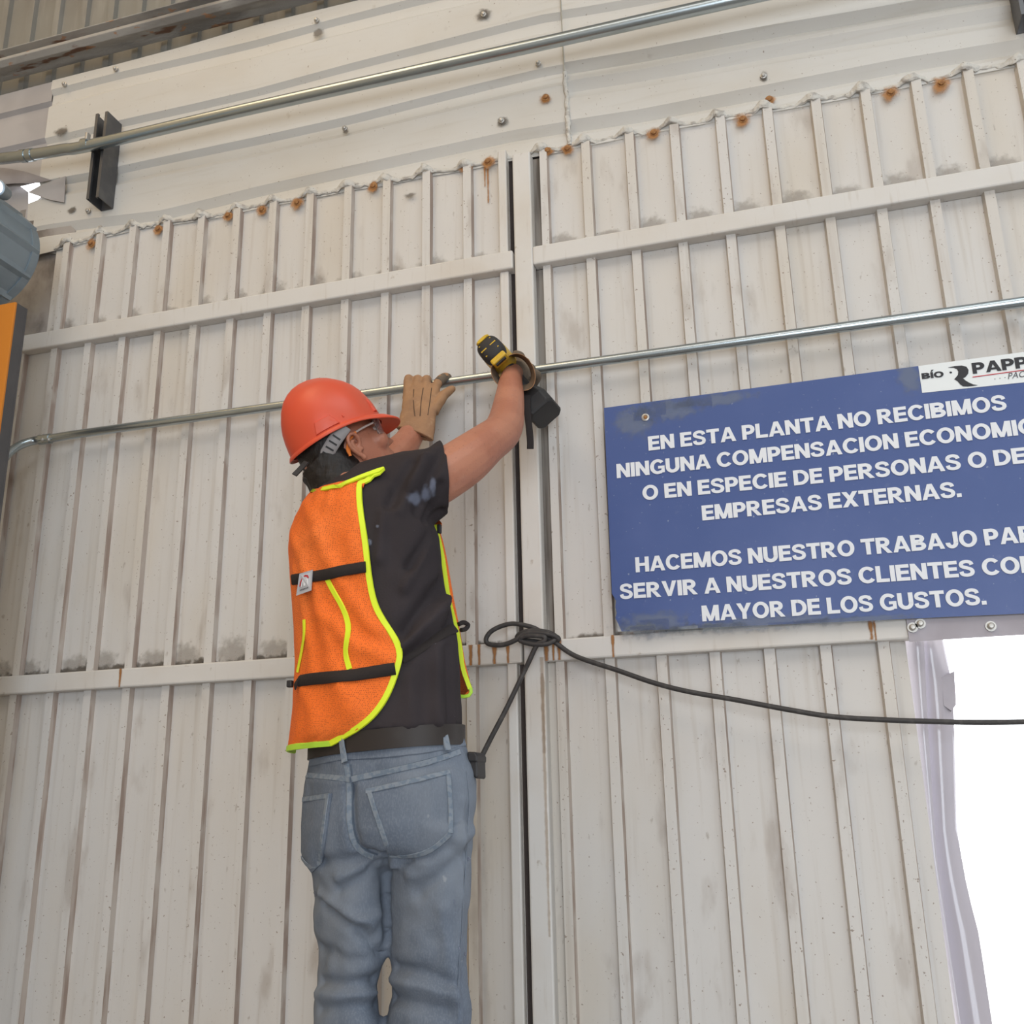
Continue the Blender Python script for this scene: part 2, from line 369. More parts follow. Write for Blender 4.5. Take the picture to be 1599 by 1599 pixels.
# vertical sealant on the sheet lap
sv = MB(); rr = []
for i in range(60):
    t = i/59; z = gz('g3', XS) - .02 + (gz('bot', XS) - gz('g3', XS)+.02)*t
    x = XS + .006*noise.noise(Vector((0, z*20, 3))) + .004*t
    rr.append([Vector((x + .006*(1+.6*noise.noise(Vector((z*50, q, 1))))*math.cos(2*math.pi*q/8), -.009 + .004*math.sin(2*math.pi*q/8), z)) for q in range(8)])
sv.rings(rr).build('sealant_bead', M['sealant'], wf, smooth=60)
MB().tube([Vector((XS-.004, -.0085, gz('top', XS))), Vector((XS-.002, -.0085, gz('g3', XS)-.02))], .0016, 6).build('lap_edge', M['groove'], wf)

def decal(name, m, parent, c, hx, hz, y):
    n = 4; vs = []; uv = []; fs = []
    for j in range(n+1):
        for i in range(n+1):
            u, v = -1 + 2*i/n, -1 + 2*j/n
            vs.append((c[0] + hx*u, y, c[2] + hz*v)); uv.append((u, v))
    for j in range(n):
        for i in range(n): fs.append((j*(n+1)+i, j*(n+1)+i+1, (j+1)*(n+1)+i+1, (j+1)*(n+1)+i))
    b = MB(); b.add(vs, fs, uv); return b.build(name, m, parent)
def screw(px, py, rusty, Y=-.012, r=.0065):
    c = at(px, py, Y); b = MB()
    rr = []
    for (rad, yy) in ((1.5, .004), (1.5, 0), (1.0, -.001), (1.0, -.005), (.6, -.0065), (.05, -.0066)):
        nn = 6 if rad == 1.0 else 12
        rr.append([Vector((c.x + r*rad*math.cos(2*math.pi*k/12), c.y + yy, c.z + r*rad*math.sin(2*math.pi*k/12))) for k in range(12)])
    b.rings(rr); o = b.build('screw', M['rusty'] if rusty else M['screw'], wf, smooth=30)
    return c
for px_, py_, s_ in ((142,380,1),(247,357,1),(356,336,1),(409,327,1),(464,316,1.1),(583,290,1),(727,257,1.2),(762,252,1.1),(852,152,1.0),(855,235,.9),(886,232,1.0),(1021,207,1.1),(1160,186,1.2),(1201,155,.8),(1391,144,1.2),(1470,130,1.3)):
    c = screw(px_, py_, True)
    decal('rust_stain', M['stain'], wf, (c.x+.002*random.uniform(-1,1), 0, c.z-.003), .021*s_, .021*s_, -.0115 if px_ not in (852,) else -.0105)
for px_, py_ in ((180,107),(100,131),(494,31),(538,200),(755,22),(783,188),(840,98),(1192,118),(137,329),(400,-10)):
    screw(px_, py_, False, r=.005)
for px_, py_, hx, hz in ((762,290,.004,.05),(757,275,.004,.03),(1203,215,.006,.09),(870,190,.0,.0)):
    if hx: c = at(px_, py_, -.004); decal('rust_drip', M['drip'], wf, c, hx, hz, -.0035)
# stains on the gate leaves
for px_, py_, hx, hz, o_ in ((187,1060,.006,.02,d1),(735,1020,.007,.02,d1),(748,1022,.006,.02,d1),(772,1022,.008,.02,d1),(793,1022,.006,.02,d1),
                        (853,1017,.009,.02,d2),(873,1016,.008,.02,d2),(864,1016,.005,.02,d2),(957,1008,.005,.021,d2),(1360,983,.007,.018,d2),(1367,990,.004,.02,d2)):
    c = at(px_, py_, -.033); decal('rust_drip', M['drip'], o_, (c.x, 0, 1.829), hx, hz*1.12, -.0325 if o_ is d1 else -.0326)
for px_, py_, hx, hz in ((852,1250,.006,.26),(848,1100,.007,.10)):
    c = at(px_, py_, -.033); decal('rust_drip', M['tan'], d2, (c.x, 0, c.z), hx, hz, -.0327)
for px_, py_, hx, hz in ((1300,340,.006,.05),(1300,420,.005,.12)):
    c = at(px_, py_, -.003); decal('rust_drip', M['drip'], d2, (c.x, 0, c.z), hx, hz, -.0025)
for px_, py_, hx, hz in ((755,22,.03,.02),(785,190,.022,.018),(497,52,.02,.02),(1193,120,.012,.02),(95,205,.03,.02),(540,205,.012,.012),(112,328,.02,.014),(640,305,.02,.01)):
    c = at(px_, py_, -.008); decal('grime_patch', M['grimer'], wf, (c.x, 0, c.z), hx, hz, -.0085)
for k in range(0, 13):
    x = -.06 + .11*k; decal('grime_patch', M['grimer'], d1, (x+.03+.02*random.uniform(-1,1), 0, ZM1+.002), .045+.03*random.random(), .012+.014*random.random(), -.0022)
for k in range(0, 11):
    x = 1.5 + .109*k; decal('grime_patch', M['smear'], d2, (x+.03, 0, ZU1+.012), .05, .02+.03*random.random(), -.0022)
for k in range(0, 13):
    x = -.05 + .11*k; decal('grime_patch', M['smear'], d1, (x+.03, 0, ZU1+.012), .05, .02+.03*random.random(), -.0022)

for x0_, x1_, z_, hz in ((.0,.7,ZM1,.012),(.6,1.42,ZM1,.010),(.0,.8,ZU1,.006),(.7,1.42,ZU1,.005),(1.5,2.3,ZU1,.005),(2.2,3.0,ZU1,.005),(1.5,1.66,ZM1,.010)):
    decal('grime_patch', M['grimer'], d1 if x0_ < 1.45 else d2, ((x0_+x1_)/2, 0, z_), (x1_-x0_)/1.7, hz*1.6, -.0024)

for k in range(0, 12):
    x = -.02 + .11*k + .03*random.uniform(-1,1); decal('grime_patch', M['smear'], d1, (x+.03, 0, ZM1+.02), .06, .03+.03*random.random(), -.0021)
# ------------------------------------------------------------------ left corner of the wall
M['corner'] = mat('dirty corner sheet', (.36,.33,.31), .7, var=[((9,9,6), 6, .42, .62, (.13,.11,.10), .85), ((5,5,5), 4, .5, .75, (.50,.47,.44), .6)])
M['lilac'] = mat('flare tinted grey steel', (.44,.42,.42), .6, var=[((5,5,5), 4, .45, .7, (.34,.32,.325), .6)])  # lilac cast of the lamp's lens flare put into the grey
M['flap'] = mat('grey torn sheet', (.34,.32,.33), .6, var=[((9,9,9), 4, .45, .7, (.24,.22,.23), .7)])
def poly_plate(name, px_poly, Y, m, parent, th=.002):
    pts = [at(a, b, Y) for a, b in px_poly]
    return MB().prism(pts, (0, th, 0)).build(name, m, parent)
poly_plate('corner_sheet', [(-10,372),(112,372),(108,440),(100,530),(30,560),(-40,560)], .012, M['corner'], wf)
poly_plate('corner_sheet', [(44,318),(100,296),(100,398),(58,392),(40,372)], .004, M['cladding'], wf)
poly_plate('corner_sheet', [(42,345),(100,342),(118,360),(118,392),(52,396)], .001, M['corner'], wf)
# neighbouring sheet of cladding left of the lap
left = MB(); rr = []
for i in range(16):
    x = -1.0 + .945*i/15; zt = 3.69; zb = 3.335
    rows = [(zt,.004),(zt-.07,.004),(zt-.08,.016),(zt-.115,.016),(zt-.125,.004),(zt-.20,.004),(zt-.21,.016),(zt-.245,.014),(zt-.255,.004),(zb,.004)]
    rr.append([Vector((x, y+.003*noise.noise(Vector((x*4, z*5, 2))), z)) for z, y in rows])
left.rings(rr, closed=False); left.build('cladding_sheet', M['lilac'], wf, smooth=25)
poly_plate('torn_flap', [(8,262),(40,268),(80,281),(60,285),(22,286),(-20,290),(-30,262)], -.012, M['flap'], wf)
poly_plate('torn_flap', [(44,300),(62,290),(102,275),(100,316),(78,312)], -.012, M['lilac'], wf)
poly_plate('corner_sheet', [(-30,288),(23,284),(44,300),(44,420),(-30,420)], .02, M['lilac'], wf)
# ------------------------------------------------------------------ column, post, drum, lamp at the left edge
t = tag(empty('steel_column', (.1, -.27, 0)), 'orange painted steel column with dark side beside the left gate leaf', 'column')
xr = at(22, 490, -.3).x
MB().box((xr-.16, -.30, 0), (xr, -.294, 2.735)).build('flange', M['orange'], t, bevel=.001)
MB().box((xr-.012, -.2945, 0), (xr-.0005, -.262, 2.735)).build('web', M['postgrey'], t)  # dark paint with the shade of this side put into the colour
MB().box((xr-.16, -.265, 0), (xr, -.259, 2.735)).build('flange', M['postgrey'], t)
t = tag(empty('duct', at(5, 420, -.32)), 'blue grey ribbed metal duct at the left edge under the lamp', 'duct')
dcx = at(-6, 411, -.16); R0 = .142
def duct(rows, name, m, n=72, ridge=0.):
    b = MB(); b.rings([[Vector((dcx.x + (r + (ridge if k % 6 < 1 else 0))*math.cos(2*math.pi*k/n), y, dcx.z + (r + (ridge if k % 6 < 1 else 0))*math.sin(2*math.pi*k/n))) for k in range(n)] for y, r in rows])
    return b.build(name, m, t, smooth=25)
duct([(-1.5,R0),(-.17,R0)], 'body', M['duct'], 72, .010)
duct([(-.19,R0+.004),(-.165,R0+.004),(-.16,R0-.004),(-.15,R0-.03)], 'end_ring', M['duct'])
M['led'] = mat('lit lamp', (.9,.95,1), .3)
b_ = M['led'].node_tree.nodes['Principled BSDF']; b_.inputs['Emission Color'].default_value = (.72,.86,1,1); b_.inputs['Emission Strength'].default_value = 14
t = tag(empty('lamp', at(-6, 293, -.33)), 'bright lit lamp at the left edge above the blue grey drum', 'lamp')
lc = at(-6, 293, -.33); e = Vector((.25, -.9, -.25)).normalized(); e1 = e.orthogonal().normalized(); e2 = e.cross(e1)
def disc(rs, name, m, parent, n=28):
    MB().rings([[lc + e*d + e1*(r*math.cos(2*math.pi*k/n)) + e2*(r*math.sin(2*math.pi*k/n)) for k in range(n)] for d, r in rs]).build(name, m, parent, smooth=35)
disc([(-.05,.010),(-.045,.018),(-.01,.022),(.0,.023),(.002,.019)], 'housing', M['duct'], t)
disc([(.001,.0185),(.006,.016),(.008,.008),(.0085,.001)], 'lens', M['led'], t)

# ------------------------------------------------------------------ conduits and strut channels
YU = -.088
t = tag(empty('conduit', at(600, 130, YU)), 'thick galvanised conduit running across the cladding near the top of the wall', 'conduit', )
zc = at(700, 106, YU).z; rU = .0165
pts = [at(147, 224, YU), at(400, 165, YU), at(800, 79, YU), at(1150, 2, YU), at(1620, -98, YU)]
za = sum(p.z for p in pts[1:4])/3
line = [Vector((p.x, YU, .5*(p.z+za))) for p in pts]
line = line + [Vector((5.15, YU, line[-1].z))]
pre = [Vector((-1.0, YU, at(-60, 253, YU).z)), at(-60, 253, YU+.0), at(0, 248, YU+.0), at(55, 241, YU+.0), at(100, 233.5, YU)]
MB().tube(catmull(pre + line, 10), rU, 16).build('pipe', M['conduit'], t, smooth=True)
cp = [at(40, 243.5, YU), at(55, 241, YU)]
for a, b2 in (((34,244),(42,243)), ((44,242.8),(52,241.5)), ((130,227.5),(140,225.5))):
    MB().tube([at(*a, YU), at(*b2, YU)], rU*1.16, 16).build('coupling', M['conduit'], t, smooth=True)
MB().obox(at(137, 214, YU-.012), (.004,0,0), (0,.008,0), (0,0,.012)).build('clamp_screw', M['screw'], t, bevel=.002)
YL = -.047
t = tag(empty('conduit', at(300, 655, YL)), 'thin galvanised conduit the worker holds against the gate, bent at its left end', 'conduit')
zl = 2.478; rL = .0112
a0 = at(80, 685, YL); a1 = at(1620, 472, YL)
pts = [at(-22, 775, -.20), at(-8, 742, -.165), at(8, 714, -.125), at(28, 697, -.085), at(52, 688.5, -.055), at(74, 685.5, YL)]
pl_ = catmull(pts, 8)
MB().tube(pl_ + [Vector((a0.x + .06 + (a1.x-a0.x-.06)*k/20, YL, a0.z*.5+zl*.5 + (a1.z-a0.z)*k/40)) for k in range(0, 21)] + [Vector((5.15, YL, a0.z*.5+zl*.5 + (a1.z-a0.z)*.5))], rL, 16).build('pipe', M['conduit'], t, smooth=True)
MB().tube([at(62, 687, YL), at(79, 684.8, YL)], rL*1.22, 16).build('coupling', M['conduit'], t, smooth=True)
for q in (66, 76):
    c = at(q, 686.5, YL-.012); MB().sphere(c, .005, 10, 6).build('set_screw', M['screw'], t, smooth=True)
def strut(pxtop, pxbot, label, zt=None, zb=None, group=None):
    """slotted channel fixed upright to the wall, slot to the front"""
    p, q = at(*pxtop, -.068), at(*pxbot, -.068); xc = .5*(p.x+q.x); z1 = p.z; z0 = q.z; W = .0205; D = .064
    prof = [(-W,0),(-W,-D),(-.0115,-D),(-.0115,-D+.007),(-.0135,-D+.007),(-.0135,-D+.0025),(-W+.0025,-D+.0025),(-W+.0025,-.0025),
            (W-.0025,-.0025),(W-.0025,-D+.0025),(.0135,-D+.0025),(.0135,-D+.007),(.0115,-D+.007),(.0115,-D),(W,-D),(W,0)]
    o = MB().prism([(xc+a, b-.006, z0) for a, b in prof], (0, 0, z1-z0)).build('strut_channel', M['strut'], None, origin=(xc, -.03, z0))
    return tag(o, label, 'bracket')
strut((144,180), (161,306), 'short dark slotted steel channel holding the thick conduit at upper left')
strut((1592,-95), (1606,21), 'dark steel channel end at the top right corner')

# ------------------------------------------------------------------ lettering
def text_verts(s, bold=.0, shear=0., space=1.0, depth=.03):
    cu = bpy.data.curves.new('t', 'FONT'); cu.body = s; cu.size = 1; cu.offset = bold; cu.extrude = depth; cu.shear = shear; cu.space_character = space
    cu.resolution_u = 5
    o = bpy.data.objects.new('t', cu); COL.objects.link(o); bpy.context.view_layer.update()
    me = bpy.data.meshes.new_from_object(o.evaluated_get(bpy.context.evaluated_depsgraph_get()))
    bpy.data.objects.remove(o); bpy.data.curves.remove(cu)
    v = [Vector(x.co) for x in me.vertices]; f = [list(p.vertices) for p in me.polygons]; bpy.data.meshes.remove(me)
    return v, f
def ext(v): return min(p.x for p in v), max(p.x for p in v), min(p.y for p in v), max(p.y for p in v)
# heavy sans capitals drawn from bars, bands and wedges (cap height 1)
GT_, GH_ = .28, .21
def g_box(x0, y0, x1, y1): return [(x0,y0),(x1,y0),(x1,y1),(x0,y1)]
def g_arc(cx, cy, rx, ry, a0, a1, tx=GT_, ty=GH_, n=22):
    o = [(cx+rx*math.cos(math.radians(a0+(a1-a0)*k/n)), cy+ry*math.sin(math.radians(a0+(a1-a0)*k/n))) for k in range(n+1)]
    i = [(cx+(rx-tx)*math.cos(math.radians(a0+(a1-a0)*k/n)), cy+(ry-ty)*math.sin(math.radians(a0+(a1-a0)*k/n))) for k in range(n+1)]
    return [[o[k], o[k+1], i[k+1], i[k]] for k in range(n)]
def g_band(pts, wd):
    P = catmull([Vector((x, y, 0)) for x, y in pts], 4); out = []; L_ = []; R_ = []
    for i, p in enumerate(P):
        t = (P[min(i+1, len(P)-1)]-P[max(i-1, 0)]).normalized(); w_ = wd[0] + (wd[1]-wd[0])*abs(t.y)**1.5
        L_.append((p.x-t.y*w_/2, p.y+t.x*w_/2)); R_.append((p.x+t.y*w_/2, p.y-t.x*w_/2))
    return [[L_[i], L_[i+1], R_[i+1], R_[i]] for i in range(len(P)-1)]
def mir(p, w): return [(w-x, y) for x, y in p][::-1]
def glyph(c):
    t, h = GT_, GH_; st = g_box(0,0,t,1)
    bowl = lambda cy, ry, cx=.44, rx=.40: g_arc(cx, cy, rx, ry, -90, 90) + [g_box(0,cy+ry-h,cx+.005,cy+ry), g_box(0,cy-ry,cx+.005,cy-ry+h)]
    if c == 'E': return .80, [st, g_box(0,0,.80,h), g_box(0,.405,.74,.405+h), g_box(0,1-h,.78,1)]
    if c == 'N': return .94, [st, g_box(.94-t,0,.94,1), [(0,1),(t,1),(.94,0),(.94-t,0)]]
    if c == 'S': return .88, g_band([(.74,.70),(.68,.84),(.46,.915),(.22,.86),(.145,.72),(.22,.61),(.46,.52),(.68,.42),(.745,.28),(.66,.14),(.42,.085),(.18,.15),(.115,.31)], (.19,.245))
    if c == 'T': return .86, [g_box(0,1-h,.86,1), g_box(.43-t/2,0,.43+t/2,1)]
    if c == 'A': return 1.04, [[(0,0),(.27,0),(.625,1),(.375,1)], mir([(0,0),(.27,0),(.625,1),(.375,1)], 1.04), g_box(.24,.19,.80,.36)]
    if c == 'P': return .84, [st] + bowl(.665,.335)
    if c == 'L': return .78, [st, g_box(0,0,.78,h)]
    if c == 'O': return 1.06, g_arc(.53,.5,.53,.52,0,360,.265,.205,40)
    if c == 'R': return .96, [st] + bowl(.69,.31) + [[(.30,.42),(.58,.44),(.96,0),(.66,0)]]
    if c == 'C': return .98, g_arc(.53,.5,.53,.52,38,322,.265,.205,36)
    if c == 'G': return 1.02, g_arc(.53,.5,.53,.52,40,300,.265,.205,36) + [g_box(.55,.36,1.0,.54), g_box(.77,.07,1.0,.5), [(.60,-.0),(.80,.02),(.80,.25),(.6,.19)]]
    if c in 'IÍ': return t, [st] + ([[(.05,1.12),(.20,1.12),(.40,1.42),(.16,1.42)]] if c == 'Í' else [])
    if c == 'B': return .90, [st] + bowl(.735,.265,.44,.40) + bowl(.28,.28,.46,.44)
    if c == 'M': return 1.14, [st, g_box(1.14-t,0,1.14,1), [(0,1),(.33,1),(.67,0),(.45,0)], mir([(0,1),(.33,1),(.67,0),(.45,0)], 1.14)]
    if c == 'U': return .94, [g_box(0,.37,t,1), g_box(.94-t,.37,.94,1)] + g_arc(.47,.38,.47,.40,180,360,t,h+.01)
    if c == 'D': return .96, [st, g_box(0,0,.42,h), g_box(0,1-h,.42,1)] + g_arc(.40,.5,.56,.5,-90,90,.265,h)
    if c == 'V': return .98, [[(0,1),(.28,1),(.60,0),(.38,0)], mir([(0,1),(.28,1),(.60,0),(.38,0)], .98)]
    if c == 'X': return .98, [[(0,1),(.31,1),(.98,0),(.67,0)], [(.67,1),(.98,1),(.31,0),(0,0)]]
    if c == 'Y': return .98, [[(0,1),(.30,1),(.60,.40),(.38,.36)], mir([(0,1),(.30,1),(.60,.40),(.38,.36)], .98), g_box(.49-t/2,0,.49+t/2,.48)]
    if c == 'H': return .94, [st, g_box(.94-t,0,.94,1), g_box(0,.40,.94,.60)]
    if c == 'J': return .76, [g_box(.76-t,.32,.76,1)] + g_arc(.38,.34,.38,.36,180,360,t,h)
    if c == '.': return t, [g_box(0,0,t,.23)]
    return .30, []
def text_polys(s, gap=.085):
    x = 0; out = []
    for c in s:
        w_, ps = glyph(c); out += [[(a+x, b) for a, b in p] for p in ps]; x += w_ + gap
    return out, x - gap
def text_on(name, s, prefix, base0, base1, cap, m, parent, Y, dep=.0012, gap=.06):
    """lettering from base0 whose piece `prefix` ends at base1 (pixel baseline ends), cap = cap height in metres"""
    A, B = at(*base0, Y), at(*base1, Y); ps, _ = text_polys(s, gap); w_ = text_polys(prefix, gap)[1]; U = (B-A)/w_; W = Vector((0,0,cap)); b = MB()
    for k, p in enumerate(ps): b.prism([A + U*x + W*y for x, y in p], (0,-dep-.00003*(k % 11),0))
    o = b.build(name, m, parent); return o
def text_thin(name, s, base0, base1, cap, m, parent, Y, shear=0, space=1.04, dep=.0008):
    A, B = at(*base0, Y), at(*base1, Y); v, f = text_verts(s, 0, shear, space); x0, x1, y0, y1 = ext(v); cy = ext(text_verts('E', 0)[0]); ch = cy[3]-cy[2]
    U = (B-A)/(x1-x0); Wz = Vector((0,0,cap/ch)); b = MB()
    b.add([A + U*(p.x-x0) + Wz*(p.y-cy[2]) + Vector((0,-dep*(.5+p.z/.06),0)) for p in v], f); return b.build(name, m, parent)

# ------------------------------------------------------------------ the blue sign
YS = -.046
t = tag(empty('sign', at(1300, 780, YS)), 'large blue sign with white Spanish lettering on the right gate leaf', 'sign')
sx1 = 3.02
pTL = at(943, 637, YS); pTR = at(1599, 549.5, YS); pBL = at(970, 986, YS); pBR = at(1599, 958, YS)
def edge(a, b, x): return a.z + (b.z-a.z)*(x-a.x)/(b.x-a.x)
zTR = edge(pTL, pTR, sx1); zBR = edge(pBL, pBR, sx1)
MB().prism([(pTL.x, YS+.001, pTL.z-.001), (sx1, YS+.001, zTR-.001), (sx1, YS+.001, zBR), (at(972,987,YS).x-.01, YS+.001, pBL.z)], (0, .003, 0)).build('backing_plate', mat('pale grey plate', (.42,.42,.42), .5, var=[((30,30,30), 4, .5, .7, (.25,.25,.25), .7)]), t)
notch = [(955.5,927),(962,938),(961,948),(963,957),(961,965),(966,975),(971,986)]
MB().prism([(pTL.x, YS, pTL.z), (sx1, YS, zTR), (sx1, YS, zBR)] + [tuple(at(a, b, YS)) for a, b in notch[::-1]], (0, .0012, 0)).build('face', M['signblue'], t)
M['dust'] = stain_mat('pale dust', (.42,.46,.48), 'round', .5)
M['dust2'] = stain_mat('grey dust', (.24,.28,.36), 'round', .45)
for px_, py_, hx, hz, m_ in ((1040,640,.10,.035,'dust2'),(990,658,.06,.05,'dust2'),(1110,625,.12,.02,'dust2'),(1020,975,.10,.035,'dust2'),(1000,982,.06,.018,'dust'),(1180,974,.22,.020,'dust2'),(1090,981,.14,.012,'dust'),(1330,968,.16,.010,'dust2'),(1420,590,.03,.05,'dust2')):
    c = at(px_, py_, YS); decal('dust_patch', M[m_], t, c, hx, hz, YS-.0004)
cap = .0325
rows = [('EN ESTA PLANTA NO RECIBIMOS', None, (1013,704), (1573,640)), ('NINGUNA COMPENSACION ECONOMICA', 'NINGUNA COMPENSACION ECONOMI', (963.5,747), (1590,680)),
        ('O EN ESPECIE DE PERSONAS O DE', None, (1004,781.5), (1604,723)), ('EMPRESAS EXTERNAS.', None, (1097,813), (1502,776)),
        ('HACEMOS NUESTRO TRABAJO PARA', 'HACEMOS NUESTRO TRABAJO PA', (993,894), (1591,848)), ('SERVIR A NUESTROS CLIENTES CON', 'SERVIR A NUESTROS CLIENTES CO', (968.5,936), (1594,895)),
        ('MAYOR DE LOS GUSTOS.', None, (1097,970.5), (1541,944))]
for s, pre_, b0, b1 in rows:
    text_on('lettering', s, pre_ or s, b0, b1, cap, M['signwhite'], t, YS-.0003)
# logo panel
lg = MB().prism([at(1434,571.5,YS-.001), Vector((sx1, YS-.001, edge(at(1434,571.5,YS-.001), at(1599,549.5,YS-.001), sx1))), Vector((sx1, YS-.001, edge(at(1440,613.5,YS-.001), at(1599,597,YS-.001), sx1))), at(1440,613.5,YS-.001)], (0, .0008, 0)).build('logo_panel', M['signlogo'], t)
YG = YS-.0012
text_on('logo_lettering', 'BÍO', 'BÍO', (1440,592), (1474,588.5), .0125, M['ink'], lg, YG)
text_on('logo_lettering', 'PAPP', 'PAPP', (1519.5,584), (1606,573.5), .0235, M['ink'], lg, YG)
text_thin('logo_lettering', '...', (1553,592.5), (1570,590), .010, M['greyink'], lg, YG, space=2)
text_thin('logo_lettering', 'PAC', (1574,592), (1602,588), .0125, M['greyink'], lg, YG, shear=.3)
def px_poly(name, pts, m, parent, Y, th=.0008): return MB().prism([at(a, b, Y) for a, b in pts], (0, -th, 0)).build(name, m, parent)
def lq(x, y): return (1260 + x/4.717, 540 + y/4.717)
px_poly('logo_mark', [lq(*p) for p in [(1040,160),(1090,150),(1140,146),(1175,155),(1190,178),(1188,205),(1170,228),(1150,240),(1168,256),(1195,272),(1225,285),(1258,290),(1225,296),(1185,300),(1150,299),(1130,285),(1110,262),(1085,246),(1095,236),(1112,215),(1115,190),(1105,172),(1080,162)]], M['ink'], lg, YG)
px_poly('logo_mark', [lq(*p) for p in [(1050,192),(1062,190),(1070,196),(1064,203),(1052,202)]], M['ink'], lg, YG)
px_poly('logo_line', [lq(*p) for p in [(1220,228),(1585,178),(1640,170),(1640,175),(1585,184),(1220,234)]], M['redink'], lg, YG)
c = at(1008, 652, YS); b = MB()
b.rings([[Vector((c.x + r*math.cos(2*math.pi*k/18), YS + y, c.z + r*math.sin(2*math.pi*k/18))) for k in range(18)] for r, y in ((.0085,0),(.0085,-.002),(.0055,-.003),(.004,-.0015),(.0005,-.001))])
b.build('screw', M['screw'], t, smooth=30)
MB().sphere((c.x, YS-.0015, c.z), (.0042,.002,.0042), 12, 6).build('screw_head', M['rusty'], t, smooth=True)

# ------------------------------------------------------------------ black cable bundle on the middle rail
YK = -.052
k1 = [(1900,1120,YK+.01),(1760,1126,YK-.02),(1625,1127,YK-.03),(1530,1128,YK-.03),(1450,1126.5,YK-.03),(1380,1124,YK-.03),(1300,1119,YK-.028),(1230,1108,YK-.026),(1150,1093,YK-.024),(1075,1080,YK-.02),(1020,1066,YK-.014),(965,1047,YK-.008),(900,1025,YK),(868,1004,YK),
      (852,994,YK),(835,981,YK),(805,974,YK),(785,977,YK),(767,986,YK),(759,998,YK),(764,1006,YK),(785,1007,YK-.008),(806,999,YK-.012),(818,990,YK-.012),(842,988,YK-.012),(866,993,YK-.010),(872,999,YK-.002),(858,1003,YK+.006),(830,1001,YK+.006),
      (808,997,YK),(815,988,YK-.006),(835,984.5,YK-.006),(858,988,YK-.004),(868,996,YK-.004),(856,1005,YK-.012),(832,1006,YK-.014),(812,1000,YK-.012),(822,993,YK-.016),(848,994,YK-.016),(850,1000,YK-.014),(838,1008,YK-.012),
      (826,1033,YK-.008),(815,1056,YK-.004),(790,1108,YK-.03),(768,1150,YK-.07),(748,1190,YK-.10),(730,1228,YK-.12),(700,1300,YK-.12),(675,1380,YK-.10)]
o = MB().tube(catmull([at(*p) for p in k1] + [Vector((1.30,-.13,.90)), Vector((1.27,-.14,.55)), Vector((1.25,-.13,.15)), Vector((1.22,-.14,.02)), Vector((1.0,-.2,.008))], 7), .0052, 10).build('cable', M['cable'], None, smooth=True, origin=at(838,1008,YK))
tag(o, 'black cable looped on the middle rail and sagging to the right edge', 'cable')

# ------------------------------------------------------------------ clear strip curtain in the doorway
def pvc():
    m = bpy.data.materials.new('clear pvc strip'); m.use_nodes = True; N, L = nt(m); b = N['Principled BSDF']
    b.inputs['Base Color'].default_value = (.47,.44,.485,1); b.inputs['Roughness'].default_value = .10
    tl = N.new('ShaderNodeBsdfTranslucent'); tl.inputs[0].default_value = (.62,.58,.66,1)
    tr = N.new('ShaderNodeBsdfTransparent'); tr.inputs[0].default_value = (.9,.88,.95,1)
    m1 = N.new('ShaderNodeMixShader'); m1.inputs[0].default_value = .03; L.new(b.outputs[0], m1.inputs[1]); L.new(tl.outputs[0], m1.inputs[2])
    m2 = N.new('ShaderNodeMixShader'); m2.inputs[0].default_value = .02; L.new(m1.outputs[0], m2.inputs[1]); L.new(tr.outputs[0], m2.inputs[2])
    L.new(m2.outputs[0], N['Material Output'].inputs[0]); return m
M['pvc'] = pvc()
M['lav'] = mat('grey lavender steel', (.36,.33,.36), .5, .2, var=[((8,8,8), 4, .45, .7, (.28,.25,.27), .7)])
t = tag(empty('strip_curtain', (2.24, .03, 1.8)), 'clear plastic strip curtain gathered at the left side of the bright doorway', 'curtain')
MB().box((2.192, -.036, 1.800), (3.40, -.0335, 1.853)).build('hanger_rail', M['lav'], t)  # its dull colour includes the shadow below the sign
for px_, py_ in ((1425,980),(1437,974),(1547,978)):
    c = at(px_, py_, -.037); b = MB()
    b.rings([[Vector((c.x + r*math.cos(2*math.pi*k/12), c.y + y, c.z + r*math.sin(2*math.pi*k/12))) for k in range(12)] for r, y in ((.010,0),(.010,-.002),(.0062,-.002),(.0062,-.008),(.004,-.010),(.0003,-.0105))])
    b.build('bolt', M['screw'], t, smooth=30)
def strip(xl, xr, ybase, amp, ph):
    """one hanging strip: xl / xr tables of (z, x)"""
    b = MB(); rr = []
    for i in range(40):
        z = 1.812 - 1.76*i/39; x0 = lerp_tab(xl, -z); x1 = lerp_tab(xr, -z); r1 = []; r2 = []
        for k in range(13):
            s = k/12; x = x0 + (x1-x0)*s; y = ybase + amp*math.sin(ph + 3.2*s + 1.3*z) + .006*math.sin(5*z+ph)
            r1.append(Vector((x, y, z))); r2.append(Vector((x, y+.003, z)))
        rr.append(r1 + r2[::-1])
    b.rings(rr, True, True); return b.build('strip', M['pvc'], t, smooth=50)
def zx(pts, Y): return [(-at(a, b, Y).z, at(a, b, Y).x) for a, b in pts]
strip(zx([(1408,1000),(1420,1120),(1440,1330),(1490,1640)], .02), zx([(1443,1000),(1448,1120),(1462,1330),(1505,1640)], .02), .022, .010, .3)
strip(zx([(1436,1000),(1444,1120),(1452,1330),(1480,1640)], .04), zx([(1474,1000),(1487,1060),(1491,1130),(1496,1300),(1512,1390),(1530,1460),(1556,1640)], .04), .048, .014, 1.2)
strip(zx([(1425,1000),(1435,1120),(1450,1330),(1490,1640)], .07), zx([(1466,1000),(1474,1120),(1484,1330),(1520,1640)], .07), .080, .010, 2.4)
MB().prism([at(a, b, .036) for a, b in ((1470,1058),(1490,1048),(1493,1100),(1486,1110),(1474,1102))], (0, .02, 0)).build('clip', M['lav'], t)
